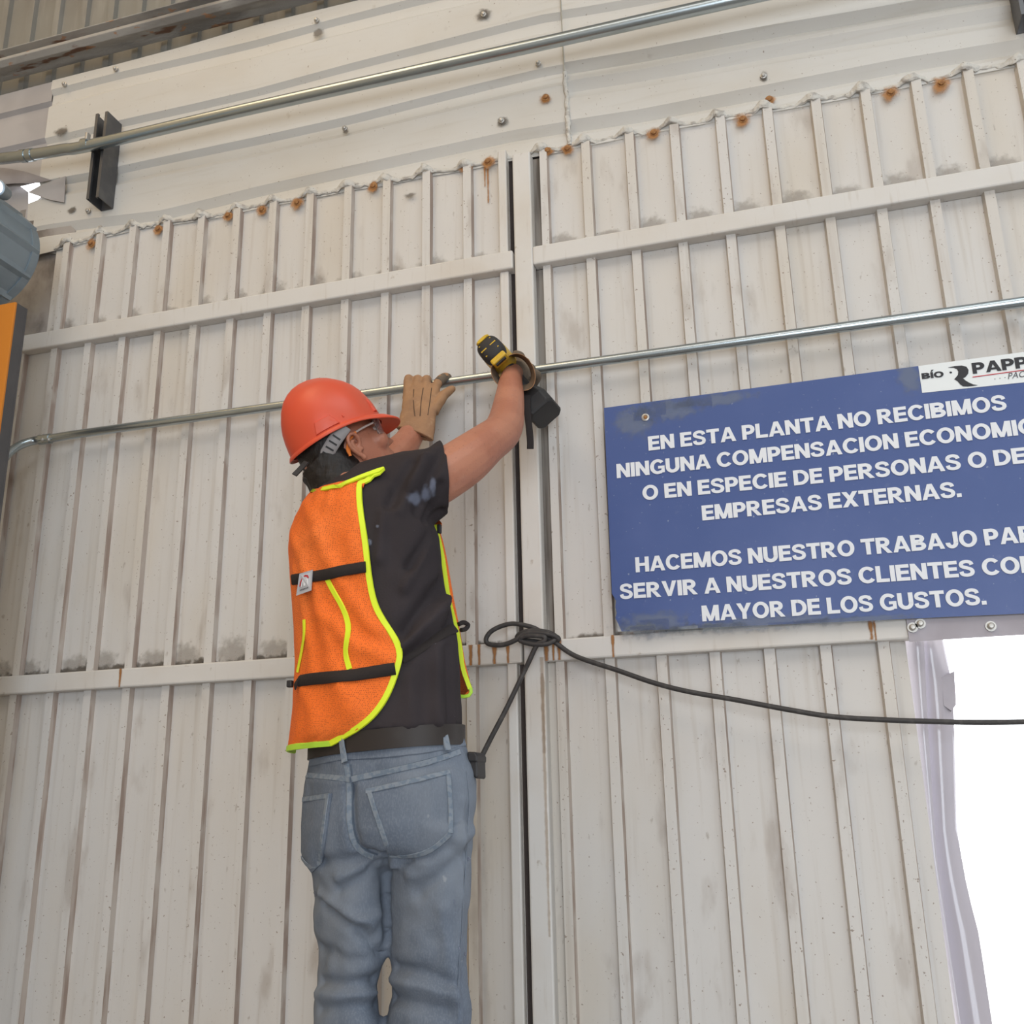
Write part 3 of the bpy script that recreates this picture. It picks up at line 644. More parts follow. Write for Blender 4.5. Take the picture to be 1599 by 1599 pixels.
MB().box((3.36, -.03, 0), (3.43, .03, 1.84)).build('jamb', M['frame'], d2, bevel=.004)
# ------------------------------------------------------------------ worker: tools for soft shapes
def fuse(parts, voxel, it=4, origin=(0,0,0), factor=.5):
    """one continuous skin around overlapping closed shapes"""
    b = MB()
    for q in parts: b.add(q.v, q.f)
    me = b.mesh('tmp'); o = bpy.data.objects.new('tmp', me); COL.objects.link(o)
    r = o.modifiers.new('r', 'REMESH'); r.mode = 'VOXEL'; r.voxel_size = voxel; r.use_smooth_shade = True
    s = o.modifiers.new('s', 'SMOOTH'); s.factor = factor; s.iterations = it
    bpy.context.view_layer.update(); dg = bpy.context.evaluated_depsgraph_get()
    out = bpy.data.meshes.new_from_object(o.evaluated_get(dg)); bpy.data.objects.remove(o); bpy.data.meshes.remove(me)
    return out
def vget(me):
    a = np.empty(len(me.vertices)*3); me.vertices.foreach_get('co', a); return a.reshape(-1, 3)
def nget(me):
    return np.array([v.normal[:] for v in me.vertices])
def vset(me, a): me.vertices.foreach_set('co', a.ravel()); me.update()
def place(name, me, m, parent, origin):
    a = vget(me) - np.array(origin); vset(me, a)
    o = link(name, me, m, parent, origin)
    for p in me.polygons: p.use_smooth = True
    return o
def bvh_of(me):
    return BVHTree.FromPolygons([v.co.copy() for v in me.vertices], [list(p.vertices) for p in me.polygons])
def hit(bvh, px, py):
    d = ray(px, py).normalized(); r = bvh.ray_cast(CAM, d)
    return (r[0], r[1]) if r[0] is not None else (None, None)
def hit_near(bvh, px, py, Y):
    p, n_ = hit(bvh, px, py)
    if p is None or abs(p.y - Y) > .3:
        q = bvh.find_nearest(at(px, py, Y)); p, n_ = q[0], q[1]
    return p, n_
def seg_dist(V, P):
    """distance of every row of V to polyline P"""
    best = np.full(len(V), 1e9)
    for a, b in zip(P[:-1], P[1:]):
        a = np.array(a); b = np.array(b); ab = b-a; t = np.clip(((V-a)@ab)/max(ab@ab, 1e-12), 0, 1)
        best = np.minimum(best, np.linalg.norm(V - a - t[:,None]*ab, axis=1))
    return best
def creases(me, bvh, lst, Y):
    V = vget(me); Nn = nget(me); D = np.zeros(len(V))
    for pts, wd, am in lst:
        P = [hit_near(bvh, a, b, Y)[0] for a, b in (densify(pts))]
        d = seg_dist(V, P); D += am*np.exp(-(d/wd)**2)
    vset(me, V + Nn*D[:,None])
def densify(pts, step=14):
    out = []
    for (a, b), (c, d) in zip(pts[:-1], pts[1:]):
        n = max(1, int(math.hypot(c-a, d-b)/step)); out += [(a+(c-a)*k/n, b+(d-b)*k/n) for k in range(n)]
    return out + [pts[-1]]
def rumple(me, scl, amp, seed=0, aniso=(1,1,1)):
    V = vget(me); Nn = nget(me)
    D = np.array([noise.noise(Vector((v[0]*scl*aniso[0]+seed, v[1]*scl*aniso[1], v[2]*scl*aniso[2]))) for v in V])
    vset(me, V + Nn*(D*amp)[:,None])
def ering(L, R, dep, n=28, pw=1.0, dep2=None):
    """ellipse ring spanning the two points, bulging dep toward the camera and dep2 away"""
    c = (L+R)/2; u = (R-L)/2; v = Vector((CAM.x-c.x, CAM.y-c.y, 0)).normalized(); out = []
    for k in range(n):
        a = 2*math.pi*k/n; ca, sa = math.cos(a), math.sin(a)
        ca = math.copysign(abs(ca)**pw, ca); sa = math.copysign(abs(sa)**pw, sa)
        out.append(c + u*ca + v*(sa*(dep if sa > 0 else (dep2 or dep))))
    return out
def prow(rows, n=28, pw=1.0):
    """rows of (xl, yl, xr, yr, Y, depth front, depth back) -> rings"""
    return [ering(at(a, b, Y), at(c, d, Y), e, n, pw, g) for a, b, c, d, Y, e, g in rows]
def limb(pts, n=18):
    """tapered limb; pts of (point, r) with smooth interpolation"""
    P = catmull([p for p, r in pts], 6); R = catmull([Vector((r, 0, 0)) for p, r in pts], 6)
    return MB().tube(P, [max(r.x, .0005) for r in R], n)

# ------------------------------------------------------------------ head frame
HAZ, HPI = math.radians(46), math.radians(28)
hf = Vector((math.sin(HAZ)*math.cos(HPI), math.cos(HAZ)*math.cos(HPI), math.sin(HPI)))
hr = Vector((math.cos(HAZ), -math.sin(HAZ), 0)); hu = hr.cross(hf).normalized()
HA = .118; HS = .865
HO = at(526, 684, -.40)
def H(f, r, u): return HO + (hf*f + hr*r + hu*u)*HS
def hring(u, front, back, w, n=28, pw=.92, tilt=0):
    c = (front+back)/2; a = (front-back)/2; out = []
    for k in range(n):
        t = 2*math.pi*k/n; ca, sa = math.cos(t), math.sin(t)
        out.append(H(c + a*math.copysign(abs(ca)**pw, ca), w*math.copysign(abs(sa)**pw, sa), u + tilt*ca))
    return out
skull = MB().rings([hring(*q) for q in ((-.132,.098,.045,.020),(-.124,.106,.020,.036),(-.106,.108,-.006,.050),(-.088,.107,-.045,.058),(-.068,.105,-.072,.064),(-.048,.101,-.084,.068),
        (-.022,.090,-.092,.070),(-.004,.088,-.097,.072),(.03,.086,-.098,.074),(.06,.074,-.090,.067),(.085,.05,-.07,.052),(.10,.02,-.04,.025))])
nose = MB().rings([[H(a+.001, w, u), H(a+d, 0, u+.002), H(a+.001, -w, u), H(a-.02, 0, u)] for a, d, w, u in ((.087,.006,.007,-.008),(.092,.013,.008,-.025),(.097,.025,.010,-.040),(.099,.033,.015,-.051),(.100,.028,.017,-.058),(.100,.010,.012,-.064))])
lips = [MB().sphere(H(.104,0,-.078), .011, 10, 8), MB().sphere(H(.104,0,-.090), .011, 10, 8)]
for s_ in (-1, 1):
    lips += [MB().sphere(H(.098,.014*s_,-.084), .009, 10, 8), MB().sphere(H(.070,.045*s_,-.047), .022, 12, 8), MB().sphere(H(.078,.03*s_,-.002), .012, 10, 8), MB().sphere(H(.100,.011*s_,-.056), .0085, 10, 8)]
ears = []
for s_ in (-1, 1):
    def E_(f, u, o): return H(f, s_*(.071+o), u)
    hel = catmull([E_(.006,-.050,.004), E_(.010,-.036,.010), E_(.002,-.022,.015), E_(-.012,-.021,.019), E_(-.021,-.033,.021), E_(-.019,-.050,.018), E_(-.008,-.066,.012), E_(.003,-.075,.007)], 6)
    ears += [MB().tube(hel, .0042, 10), MB().tube([E_(.001,-.072,.006), E_(.004,-.079,.006), E_(.008,-.074,.003)], [.006,.0065,.005], 10),
             MB().tube(catmull([E_(-.002,-.034,.008), E_(-.010,-.036,.011), E_(-.012,-.047,.011), E_(-.004,-.060,.007), E_(.004,-.064,.004)], 5), .003, 8),
             MB().tube(catmull([E_(-.004,-.032,.004), E_(-.012,-.042,.006), E_(-.006,-.060,.004)], 5), [.006]*5+[.008]*5+[.005], 8),
             MB().sphere(E_(.009,-.056,.003), .0055, 8, 6)]
NB = at(566, 790, -.465)
neck = limb([(H(-.035,0,-.03), .056), (H(-.034,0,-.085), .055), (NB*.5 + H(-.045,0,-.12)*.5, .051), (NB, .056)], 24)

# ------------------------------------------------------------------ arms
ra = [(at(640,778,-.45), .046), (at(676,753,-.475), .0475), (at(725,721,-.43), .0465), (at(760,693,-.375), .0405), (at(781,677,-.325), .0385), (at(789,662,-.29), .0375), (at(793,642,-.255), .0345), (at(796,618,-.22), .0305), (at(797,600,-.190), .0265), (at(799,589,-.150), .024), (at(801,583,-.125), .024)]
la = [(at(530,806,-.40), .050), (at(545,790,-.33), .048), (at(572,768,-.27), .044), (at(592,752,-.25), .042), (at(613,716,-.21), .037), (at(634,692,-.165), .031), (at(647,668,-.125), .027), (at(652,640,-.105), .026)]
# ------------------------------------------------------------------ torso rows in the photograph: xl yl xr yr Y depths
TR = [(520,752,604,738,-.475,.045,.04),(500,766,618,752,-.475,.075,.06),(481,783,640,768,-.475,.095,.085),(466,806,668,800,-.475,.108,.10),(458,850,683,838,-.475,.118,.11),(460,900,690,893,-.475,.118,.11),(465,950,702,943,-.475,.114,.11),
      (470,1000,713,995,-.475,.112,.11),(474,1050,719,1044,-.475,.112,.11),(478,1100,721,1094,-.475,.115,.11),(481,1156,723,1141,-.475,.119,.113)]
trunk = MB().rings(prow([(a+22,b,c-26,d,Y,max(e-.032,.03),max(g-.032,.03)) for a,b,c,d,Y,e,g in TR] + [(500,1200,715,1190,-.475,.09,.085),(498,1270,715,1262,-.475,.09,.07),(520,1315,690,1310,-.475,.06,.05)]))
# ------------------------------------------------------------------ legs, down to boots on a platform below the picture
ZF = .66
JL = [(474,1290,600,1290,-.475,.105,.085),(472,1334,601,1334,-.475,.095,.085),(486,1367,602,1367,-.475,.082,.08),(492,1400,604,1400,-.475,.080,.078),(492.5,1450,606,1450,-.475,.078,.074),(500,1485,605,1485,-.475,.072,.07),(500,1505,597,1505,-.475,.068,.068),(498,1530,590,1530,-.475,.064,.066),(493,1558,591,1558,-.475,.063,.066),(491,1600,597,1600,-.475,.066,.066)]
JR = [(596,1290,742,1286,-.475,.110,.09),(599,1338,737.5,1334,-.475,.098,.088),(603,1390,734.5,1388,-.475,.088,.084),(606,1430,732,1428,-.475,.084,.08),(608,1482,731,1478,-.475,.078,.076),(613,1503,730,1500,-.475,.072,.072),(612,1526,730.5,1522,-.475,.070,.07),(611,1553,736,1550,-.475,.072,.068),(604,1573,738,1568,-.475,.072,.068),(603,1600,736,1600,-.475,.070,.068)]
def leg_tail(row, fx):
    """rings from the picture's lower edge down to the ankle"""
    a, b, c, d, Y, e, g = row; L0, R0_ = at(a, b, Y), at(c, d, Y); cc = (L0+R0_)/2; hw = (R0_-L0).length/2; out = []
    for k, (z, s) in enumerate(((1.14,1.0),(1.05,.97),(.95,.95),(.85,.90),(.77,.86),(ZF+.085,.86))):
        t = (k+1)/6; q = Vector((cc.x + (fx-cc.x)*t, cc.y, z)); u = (R0_-L0).normalized(); u.z = 0
        out.append(ering(q - u*hw*s, q + u*hw*s, e*s, 28, 1.0, g*s))
    return out
FXL, FXR = 1.225, 1.385
legL = MB().rings(prow(JL) + leg_tail(JL[-1], FXL)); legR = MB().rings(prow(JR) + leg_tail(JR[-1], FXR))
pelv = MB().rings(prow([(485,1160,723,1140,-.475,.110,.105),(484,1192,727,1166,-.475,.112,.108),(478,1228,741,1212,-.475,.118,.105),(473,1262,744,1250,-.475,.122,.10),(471.5,1300,741,1292,-.475,.122,.095),(472,1334,738,1328,-.475,.105,.09),(500,1352,725,1350,-.475,.075,.07)]))
def inner(rows, k): return prow([(a+k,b,c-k,d,Y,e-.014,g-.014) for a,b,c,d,Y,e,g in rows])
bl = [limb([(at(556,1310,-.475), .042), (at(551,1450,-.475), .034), (Vector(((at(545,1600,-.475).x+FXL)/2, -.475, 1.05)), .034), (Vector((FXL, -.475, ZF+.06)), .034)]),
      limb([(at(658,1310,-.475), .042), (at(668,1450,-.475), .034), (Vector(((at(670,1600,-.475).x+FXR)/2, -.475, 1.05)), .034), (Vector((FXR, -.475, ZF+.06)), .034)])]
ORG = Vector((1.30, -.475, ZF))
M['skin'] = mat('brown skin', (.46,.195,.12), .5, var=[((14,14,14), 4, .40, .68, (.38,.145,.088), .8), ((60,60,60), 4, .55, .75, (.42,.21,.145), .35), ((190,190,190), 3, .6, .75, (.22,.10,.065), .45)], bump=((260,260,260), .18, .002), spec=.45)
M['tee'] = mat('washed black cotton', (.034,.0275,.030), .85, var=[((5,5,5), 5, .45, .7, (.046,.038,.042), .8), ((170,170,170), 2, .77, .80, (.22,.22,.24), .5)], bump=((300,300,300), .2, .002), spec=.2)
M['denim'] = mat('faded blue denim', (.125,.150,.195), .8, var=[((6,6,3), 4, .42, .66, (.19,.215,.255), .9), ((9,9,5), 5, .58, .75, (.10,.13,.18), .8), ((420,420,160), 2, .45, .65, (.19,.22,.265), .45), ((35,35,35), 3, .72, .78, (.32,.34,.36), .5)], bump=((380,380,380), .25, .0015), spec=.2)
M['stitch'] = mat('pale denim seam', (.205,.235,.275), .8, var=[((130,130,130), 3, .45, .6, (.13,.17,.225), .8)])
M['seamdark'] = mat('dark denim fold', (.075,.10,.14), .85)
M['hat'] = mat('orange red plastic', (.68,.085,.036), .42, var=[((7,7,7), 5, .48, .7, (.63,.10,.05), .8), ((22,22,22), 5, .66, .8, (.52,.13,.09), .5)], spec=.45)
M['hatin'] = mat('orange red plastic inside', (.38,.05,.025), .6)
M['hair'] = mat('black hair', (.012,.009,.008), .55, var=[((60,60,200), 3, .5, .7, (.028,.022,.02), .7)], bump=((160,160,60), .6, .003))
M['glove'] = mat('tan leather glove', (.37,.205,.105), .7, var=[((16,16,16), 5, .42, .68, (.27,.15,.085), .8), ((50,50,50), 4, .58, .75, (.46,.29,.17), .5)], bump=((110,110,110), .4, .003))
M['glovedark'] = mat('dirty and shaded leather', (.16,.12,.085), .75, var=[((30,30,30), 4, .45, .7, (.09,.07,.055), .8)], bump=((110,110,110), .4, .003))
M['gloveseam'] = mat('dark glove seam', (.07,.04,.025), .8)
M['bag'] = mat('grey plastic strap', (.30,.28,.28), .5, var=[((20,20,20), 4, .5, .7, (.22,.2,.2), .6)])
M['boot'] = mat('brown leather boot', (.08,.05,.03), .6)
M['lensm'] = mat('clear safety lens', (.9,.9,.9), .06); _b = M['lensm'].node_tree.nodes['Principled BSDF']; _b.inputs['Transmission Weight'].default_value = .92; _b.inputs['IOR'].default_value = 1.25
M['frameo'] = mat('orange glasses temple', (.80,.22,.04), .4)
body_me = fuse([skull, nose, neck, limb(ra), limb(la), trunk] + lips + ears + bl, .0028, 3, factor=.4)
person = place('person', body_me, M['skin'], None, ORG)
tag(person, 'person in orange mesh vest, red hard hat and jeans reaching up to the conduit', 'person')
# ------------------------------------------------------------------ shirt
slv = limb([(at(590,792,-.46), .092), (at(632,771,-.470), .081), (at(668,754,-.478), .067), (at(692,742,-.464), .0595), (at(715,727,-.44), .057)], 28)
lsl = limb([(at(535,805,-.43), .075), (at(528,803,-.40), .065), (at(545,790,-.33), .060), (at(560,782,-.29), .056)], 24)
shirt_me = fuse([MB().rings(prow(TR)), slv, lsl], .0055, 7)
def cut_end(me, c, nrm, rad):
    """open a sleeve: drop what lies beyond the plane within rad of c"""
    bm = bmesh.new(); bm.from_mesh(me); nrm = nrm.normalized()
    fs = [f for f in bm.faces if (f.calc_center_median()-c).length < rad]; g = set(fs)
    for f in fs: g.update(f.edges); g.update(f.verts)
    bmesh.ops.bisect_plane(bm, geom=list(g), plane_co=c, plane_no=nrm, clear_outer=True); bm.to_mesh(me); bm.free()
scA, scB = at(698,695,-.455), at(686.5,797,-.47); scn = (scA-scB).cross(ray(692,740)).normalized()
if scn.dot(at(760,700,-.38)-scA) < 0: scn = -scn
scn = (scn*.9 + (at(725,722,-.435)-at(676,757,-.48)).normalized()*.35).normalized()
cut_end(shirt_me, (scA+scB)/2, scn, .10)
sb_ = bvh_of(shirt_me)
creases(shirt_me, sb_, [([(690,800),(672,840),(640,885)], .010, -.012), ([(684,820),(660,870),(632,920)], .008, .008), ([(700,905),(660,945),(630,985)], .012, -.014), ([(706,930),(668,975),(630,1010)], .010, .012), ([(716,960),(690,985),(650,1015),(628,1030)], .009, -.012),
        ([(692,700),(668,750),(650,800)], .009, -.008), ([(664,712),(640,765),(622,800)], .010, .008), ([(640,722),(606,790)], .009, -.008), ([(600,800),(592,870)], .012, .008), ([(680,1010),(684,1125)], .010, .008), ([(700,1010),(702,1125)], .010, -.008), ([(640,1060),(645,1130)], .012, .006), ([(688,755),(664,812)], .007, -.008)], -.5)
rumple(shirt_me, 16, .005, 3, (1,1,.6)); rumple(shirt_me, 34, .0024, 9, (1,1,.7))
sb_ = bvh_of(shirt_me); nb_ = bvh_of(body_me)
shirt = place('shirt', shirt_me, M['tee'], person, ORG)
_so = shirt.modifiers.new('thick', 'SOLIDIFY'); _so.thickness = .003; _so.offset = -1
# paint smudges on the sleeve are part of the cloth
M['smudge'] = stain_mat('pale paint smudge', (.20,.22,.30), 'round', .55)
def cloth_patch(name, px, py, hx, hy, m, parent, bvh, off=.0012, n=6):
    vs, uv, fs = [], [], []
    for j in range(n+1):
        for i in range(n+1):
            u, v = -1+2*i/n, -1+2*j/n; p, nn = hit_near(bvh, px+hx*u, py-hy*v, -.5); vs.append(p+nn*off); uv.append((u, v))
    for j in range(n):
        for i in range(n): fs.append((j*(n+1)+i, j*(n+1)+i+1, (j+1)*(n+1)+i+1, (j+1)*(n+1)+i))
    b = MB(); b.add(vs, fs, uv); return b.build(name, m, parent, smooth=60)
for a in ((648,778,16,14),(664,770,10,16),(676,760,6,18),(576,846,6,7),(590,822,4,4)): cloth_patch('paint_smudge', a[0], a[1], a[2], a[3], M['smudge'], shirt, sb_)
# ------------------------------------------------------------------ jeans
jeans_me = fuse([pelv, legL, legR], .0052, 5)
jb = bvh_of(jeans_me)
creases(jeans_me, jb, [([(601,1338),(603,1400),(606,1470)], .006, -.0160), ([(546,1230),(547,1290),(555,1325),(580,1336)], .010, -.0096),
    ([(500,1347),(540,1346),(585,1338)], .012, -.0096), ([(610,1340),(650,1352),(700,1322)], .012, -.0112), ([(605,1352),(640,1352),(664,1346)], .007, .0064), ([(530,1388),(560,1370),(590,1350)], .009, -.0080), ([(530,1372),(565,1356)], .008, .0064), ([(500,1396),(530,1422),(580,1448)], .010, .0080), ([(505,1412),(540,1440),(585,1462)], .009, -.0080),
    ([(560,1455),(585,1480),(600,1490)], .010, -.0128), ([(560,1440),(590,1430)], .010, .0064), ([(500,1480),(545,1500),(590,1495)], .010, -.0064), ([(497,1535),(540,1538),(586,1530)], .010, -.0096), ([(497,1550),(540,1556),(586,1550)], .010, .0064), ([(500,1575),(590,1570)], .010, -.0064),
    ([(640,1365),(690,1330),(735,1300)], .014, .0080), ([(655,1395),(705,1350),(736,1320)], .012, -.0080), ([(620,1510),(660,1520),(690,1530),(712,1538)], .010, -.0080), ([(615,1530),(660,1540),(700,1550)], .009, .0080), ([(610,1556),(650,1570),(700,1580)], .010, -.0080), ([(722,1250),(716,1400),(710,1560)], .006, .0064), ([(690,1420),(700,1500),(715,1590)], .010, .0064),
    ([(480,1215),(520,1222),(546,1222)], .008, .0032), ([(575,1215),(700,1190)], .012, -.0048)], -.5)
rumple(jeans_me, 14, .005, 21, (1,1,.8)); rumple(jeans_me, 32, .0028, 5, (1,1,1.2))
jb = bvh_of(jeans_me)
jeans = place('jeans', jeans_me, M['denim'], person, ORG)
def on(bvh, pts, off, Y=-.5, step=9):
    P, Nn = [], []
    for a, b in densify(pts, step):
        p, n_ = hit_near(bvh, a, b, Y); P.append(p + n_*off); Nn.append(n_)
    return P, Nn
def smooth_poly(P, it=2):
    for _ in range(it): P = [P[0]] + [(P[i-1]+P[i]*2+P[i+1])/4 for i in range(1, len(P)-1)] + [P[-1]]
    return P
def seam(name, pts, wid, th, m, parent, bvh, off=.0008, Y=-.5):
    P, Nn = on(bvh, pts, off, Y); P = smooth_poly(P); Nn = smooth_poly(Nn)
    return MB().ribbon(P, Nn, wid, th).build(name, m, parent, smooth=50)
def pocket(px_pts, bvh, name='pocket'):
    """patch pocket: polygon of px corners filled by a projected grid, doubled thickness"""
    c = [sum(p[i] for p in px_pts)/len(px_pts) for i in (0, 1)]; rim = densify(px_pts + [px_pts[0]], 10)[:-1]; n = len(rim); vs = []; rr = []
    for s, off in ((1.0,.0005),(1.0,.0034),(.97,.0042),(.8,.0044),(.6,.0045),(.4,.0046),(.2,.0046),(.02,.0046)):
        r_ = []
        for a, b in rim:
            p, nn = hit_near(bvh, c[0]+(a-c[0])*s, c[1]+(b-c[1])*s, -.5); r_.append(p+nn*off)
        rr.append(r_)
    b = MB().rings(rr); return b.build(name, M['denim'], jeans, smooth=50)
pk1 = pocket([(572,1233),(640,1217),(701,1203),(704,1250),(706,1303),(690,1318),(667,1335),(640,1337),(609,1338),(592,1290)], jb)
pk2 = pocket([(475.5,1245),(497,1242),(519,1239),(512,1290),(504.6,1347),(489,1362),(473,1340),(473,1290)], jb)
for pts, pk in (([(574,1237),(640,1221.5),(700,1207.5)], pk1), ([(577,1233),(596,1290),(611,1334)], pk1), ([(698,1206),(701,1250),(702.5,1301)], pk1), ([(702,1301),(688,1314),(666,1331),(640,1333),(612,1334)], pk1),
                ([(477,1249),(518,1243)], pk2), ([(516,1241),(509,1290),(502,1345)], pk2), ([(502,1345),(489,1358),(475,1338)], pk2)):
    seam('hem_stitch', pts, .0085, .0012, M['stitch'], pk, jb, off=.0052)
for pts in ([(480,1211),(515,1214),(547,1217)], [(550,1217),(610,1204),(670,1190),(718,1174)], [(541,1194),(546,1222),(545,1284),(552,1318),(566,1332),(584,1338)]):
    seam('seam', pts, .010, .0016, M['stitch'], jeans, jb)
for pts in ([(480,1208.5),(515,1211.5),(545,1214)], [(552,1213.5),(610,1200),(670,1186),(717,1170.5)], [(548,1194),(552,1222),(551,1284),(559,1317),(573,1329),(590,1334)], [(728,1205),(733,1250),(728,1330),(722,1420),(716,1520),(715,1590)]):
    seam('seam', pts, .0024, .0008, M['seamdark'] if pts[0][0] < 700 else M['denim'], jeans, jb)
seam('waistband', [(485,1190),(535,1180),(600,1177),(660,1170),(724,1159)], .016, .002, M['denim'], jeans, jb, off=.001)
M['belt'] = mat('dark brown belt', (.028,.022,.020), .55, var=[((20,20,20), 4, .5, .7, (.05,.042,.04), .6)])
bp = []; 
for k in range(40):
    a = 2*math.pi*k/40; r_ = ering(at(481.5,1172,-.475), at(725.5,1149,-.475), .1175, 40, 1.0, .112)[k]; bp.append(r_)
cen = sum(bp, Vector())/40; rr = []
for p in bp + [bp[0]]:
    o_ = (p-cen); o_.z = 0; o_.normalize(); rr.append([p+Vector((0,0,-.0165))+o_*.0015, p+Vector((0,0,.0165))+o_*.0015, p+Vector((0,0,.0165))-o_*.003, p+Vector((0,0,-.0165))-o_*.003])
MB().rings(rr, True, False).build('belt', M['belt'], person, smooth=40)
for pts in ([(538,1154),(540,1172),(542,1192)], [(690,1141),(694,1156),(697,1173)]):
    P = []
    for a, b in densify(pts, 6):
        p, nn = hit_near(jb, a, b, -.5); P.append((p + nn*.0065, nn))
    MB().ribbon([p for p, _ in P], [q for _, q in P], .0115, .0025).build('belt_loop', M['stitch'], jeans, smooth=50)
cloth_patch('frayed_spot', 493, 1396, 4, 6, M['smudge'], jeans, jb)
for a in ((731,1341,3,4),(709,1408,2,5),(716,1420,2,3),(717,1480,2,5),(725,1490,2,4)): cloth_patch('paint_smudge', *a, M['smudge'], jeans, jb)
# ------------------------------------------------------------------ hair, hard hat, glasses
hr_ = MB().rings([hring(u, f_, b_, w_, 28, .95) for u, f_, b_, w_ in ((-.112,-.035,-.078,.030),(-.104,-.022,-.086,.052),(-.085,-.016,-.091,.064),(-.066,-.012,-.094,.0685),(-.046,-.006,-.097,.0715),(-.030,.012,-.100,.0745),(-.012,.032,-.103,.0765),(.01,.05,-.104,.078),(.04,.055,-.103,.078),(.07,.045,-.09,.065))])
nape = limb([(H(-.052,.006,-.05), .056), (H(-.052,.018,-.095), .058), (H(-.058,.024,-.135), .060), (H(-.072,.026,-.175), .058)], 24)
hme = fuse([hr_, nape], .004, 3); rumple(hme, 70, .0022, 4)
hair = place('hair', hme, M['hair'], person, ORG)
for s_ in (-1, 1): MB().sphere(H(.0745, .031*s_, -.021), .0115, 14, 10).build('eye', mat('eye white', (.7,.66,.6), .3), person, smooth=True)
M['brow'] = M['hair']
for s_ in (-1, 1): MB().tube(catmull([H(.088,.014*s_,-.004), H(.085,.032*s_,.0005), H(.073,.049*s_,-.004)], 5), [.003]*10+[.0012], 8).build('eyebrow', M['hair'], person, smooth=True)
# shell: rows of (height fraction, radius fraction)
HB, HH = .102, .142
def shell_pt(t, k, n, out=0.):
    a = 2*math.pi*k/n; ca, sa = math.cos(a), math.sin(a)
    prof = [(0,1.0),(.12,.992),(.25,.975),(.4,.94),(.55,.875),(.68,.785),(.79,.665),(.88,.52),(.94,.38),(.98,.22),(1.0,.02)]
    i = t*(len(prof)-1); q = int(min(i, len(prof)-2)); fr = i-q
    hgt = prof[q][0]+(prof[q+1][0]-prof[q][0])*fr; rad = prof[q][1]+(prof[q+1][1]-prof[q][1])*fr
    crest = math.exp(-((rad*sa)/.20)**2)*smooth01((hgt-.45)/.4)*.008
    F = HA*.985*rad*ca + (.0 if ca > 0 else 0); R_ = HB*rad*sa
    lift = -.006*math.cos(2*a)*(1-hgt)
    return H(F - .006*hgt, R_, HH*hgt + crest + lift) + (hf*ca + hr*sa)*out*HS
n = 56; hat_m = MB()
outer = [[shell_pt(t/20, k, n) for k in range(n)] for t in range(21)]
inner_ = [[H(0,0,0)*0 + p - (p - H(0,0,.02)).normalized()*.0035 for p in r] for r in outer]
hat_m.rings(outer[::1], True, False); hat_m.rings(inner_, True, False)
hat = hat_m.build('hard_hat', M['hat'], person, smooth=50)
# flange and peak
fl = []
for k in range(n + 1):
    a = 2*math.pi*k/n; ca, sa = math.cos(a), math.sin(a); base = shell_pt(0, k % n, n); d = (hf*ca*HB + hr*sa*HA).normalized()
    pk = smooth01((ca-.15)/.75)
    wdt = .005 + .026*pk; drop = -.004 - .010*pk
    p0 = base - d*.0035; mid = base + d*wdt*.55 + hu*(drop*.35); tip = base + d*wdt + hu*drop
    fl.append([p0 + hu*.004, mid + hu*.0035, tip + hu*.0015, tip + d*.0012 - hu*.001, tip - hu*.003, mid - hu*.001, p0 - hu*.002])
MB().rings(fl, True, False).build('peak', M['hat'], hat, smooth=60)
# raised slot cover at the side, and a small boss at the brow
def hatpt(ang, hgt, out):
    a = math.radians(ang); n_ = 720; k = int(a/(2*math.pi)*n_) % n_
    lo, hi = 0., 1.
    prof_h = [0,.12,.25,.4,.55,.68,.79,.88,.94,.98,1.0]; i = 0
    while prof_h[i+1] < hgt: i += 1
    t = (i + (hgt-prof_h[i])/(prof_h[i+1]-prof_h[i]))/10
    return shell_pt(t, k, n_, out)
def hat_boss(poly, out, name):
    """poly of (angle deg from front toward the right, height fraction)"""
    ca = sum(p[0] for p in poly)/len(poly); ch = sum(p[1] for p in poly)/len(poly); rim = []
    for (a, b), (c, d) in zip(poly, poly[1:]+poly[:1]): rim += [(a+(c-a)*k/5, b+(d-b)*k/5) for k in range(5)]
    rr = [[hatpt(ca+(a-ca)*s, ch+(b-ch)*s, o_) for a, b in rim] for s, o_ in ((1.0,-.002),(.97,out*.7),(.90,out),(.5,out),(.02,out))]
    MB().rings(rr).build(name, M['hat'], hat, smooth=35)
hat_boss([(132,.03),(102,.03),(108,.22),(128,.22)], .0042, 'slot_cover'); hat_boss([(-132,.03),(-102,.03),(-108,.22),(-128,.22)], .0042, 'slot_cover')
hat_boss([(48,.10),(40,.10),(41,.34),(47,.34)], .0035, 'boss'); hat_boss([(-48,.10),(-40,.10),(-41,.34),(-47,.34)], .0035, 'boss')
hat_boss([(96,.10),(94,.10),(94,.14),(96,.14)], .002, 'boss')
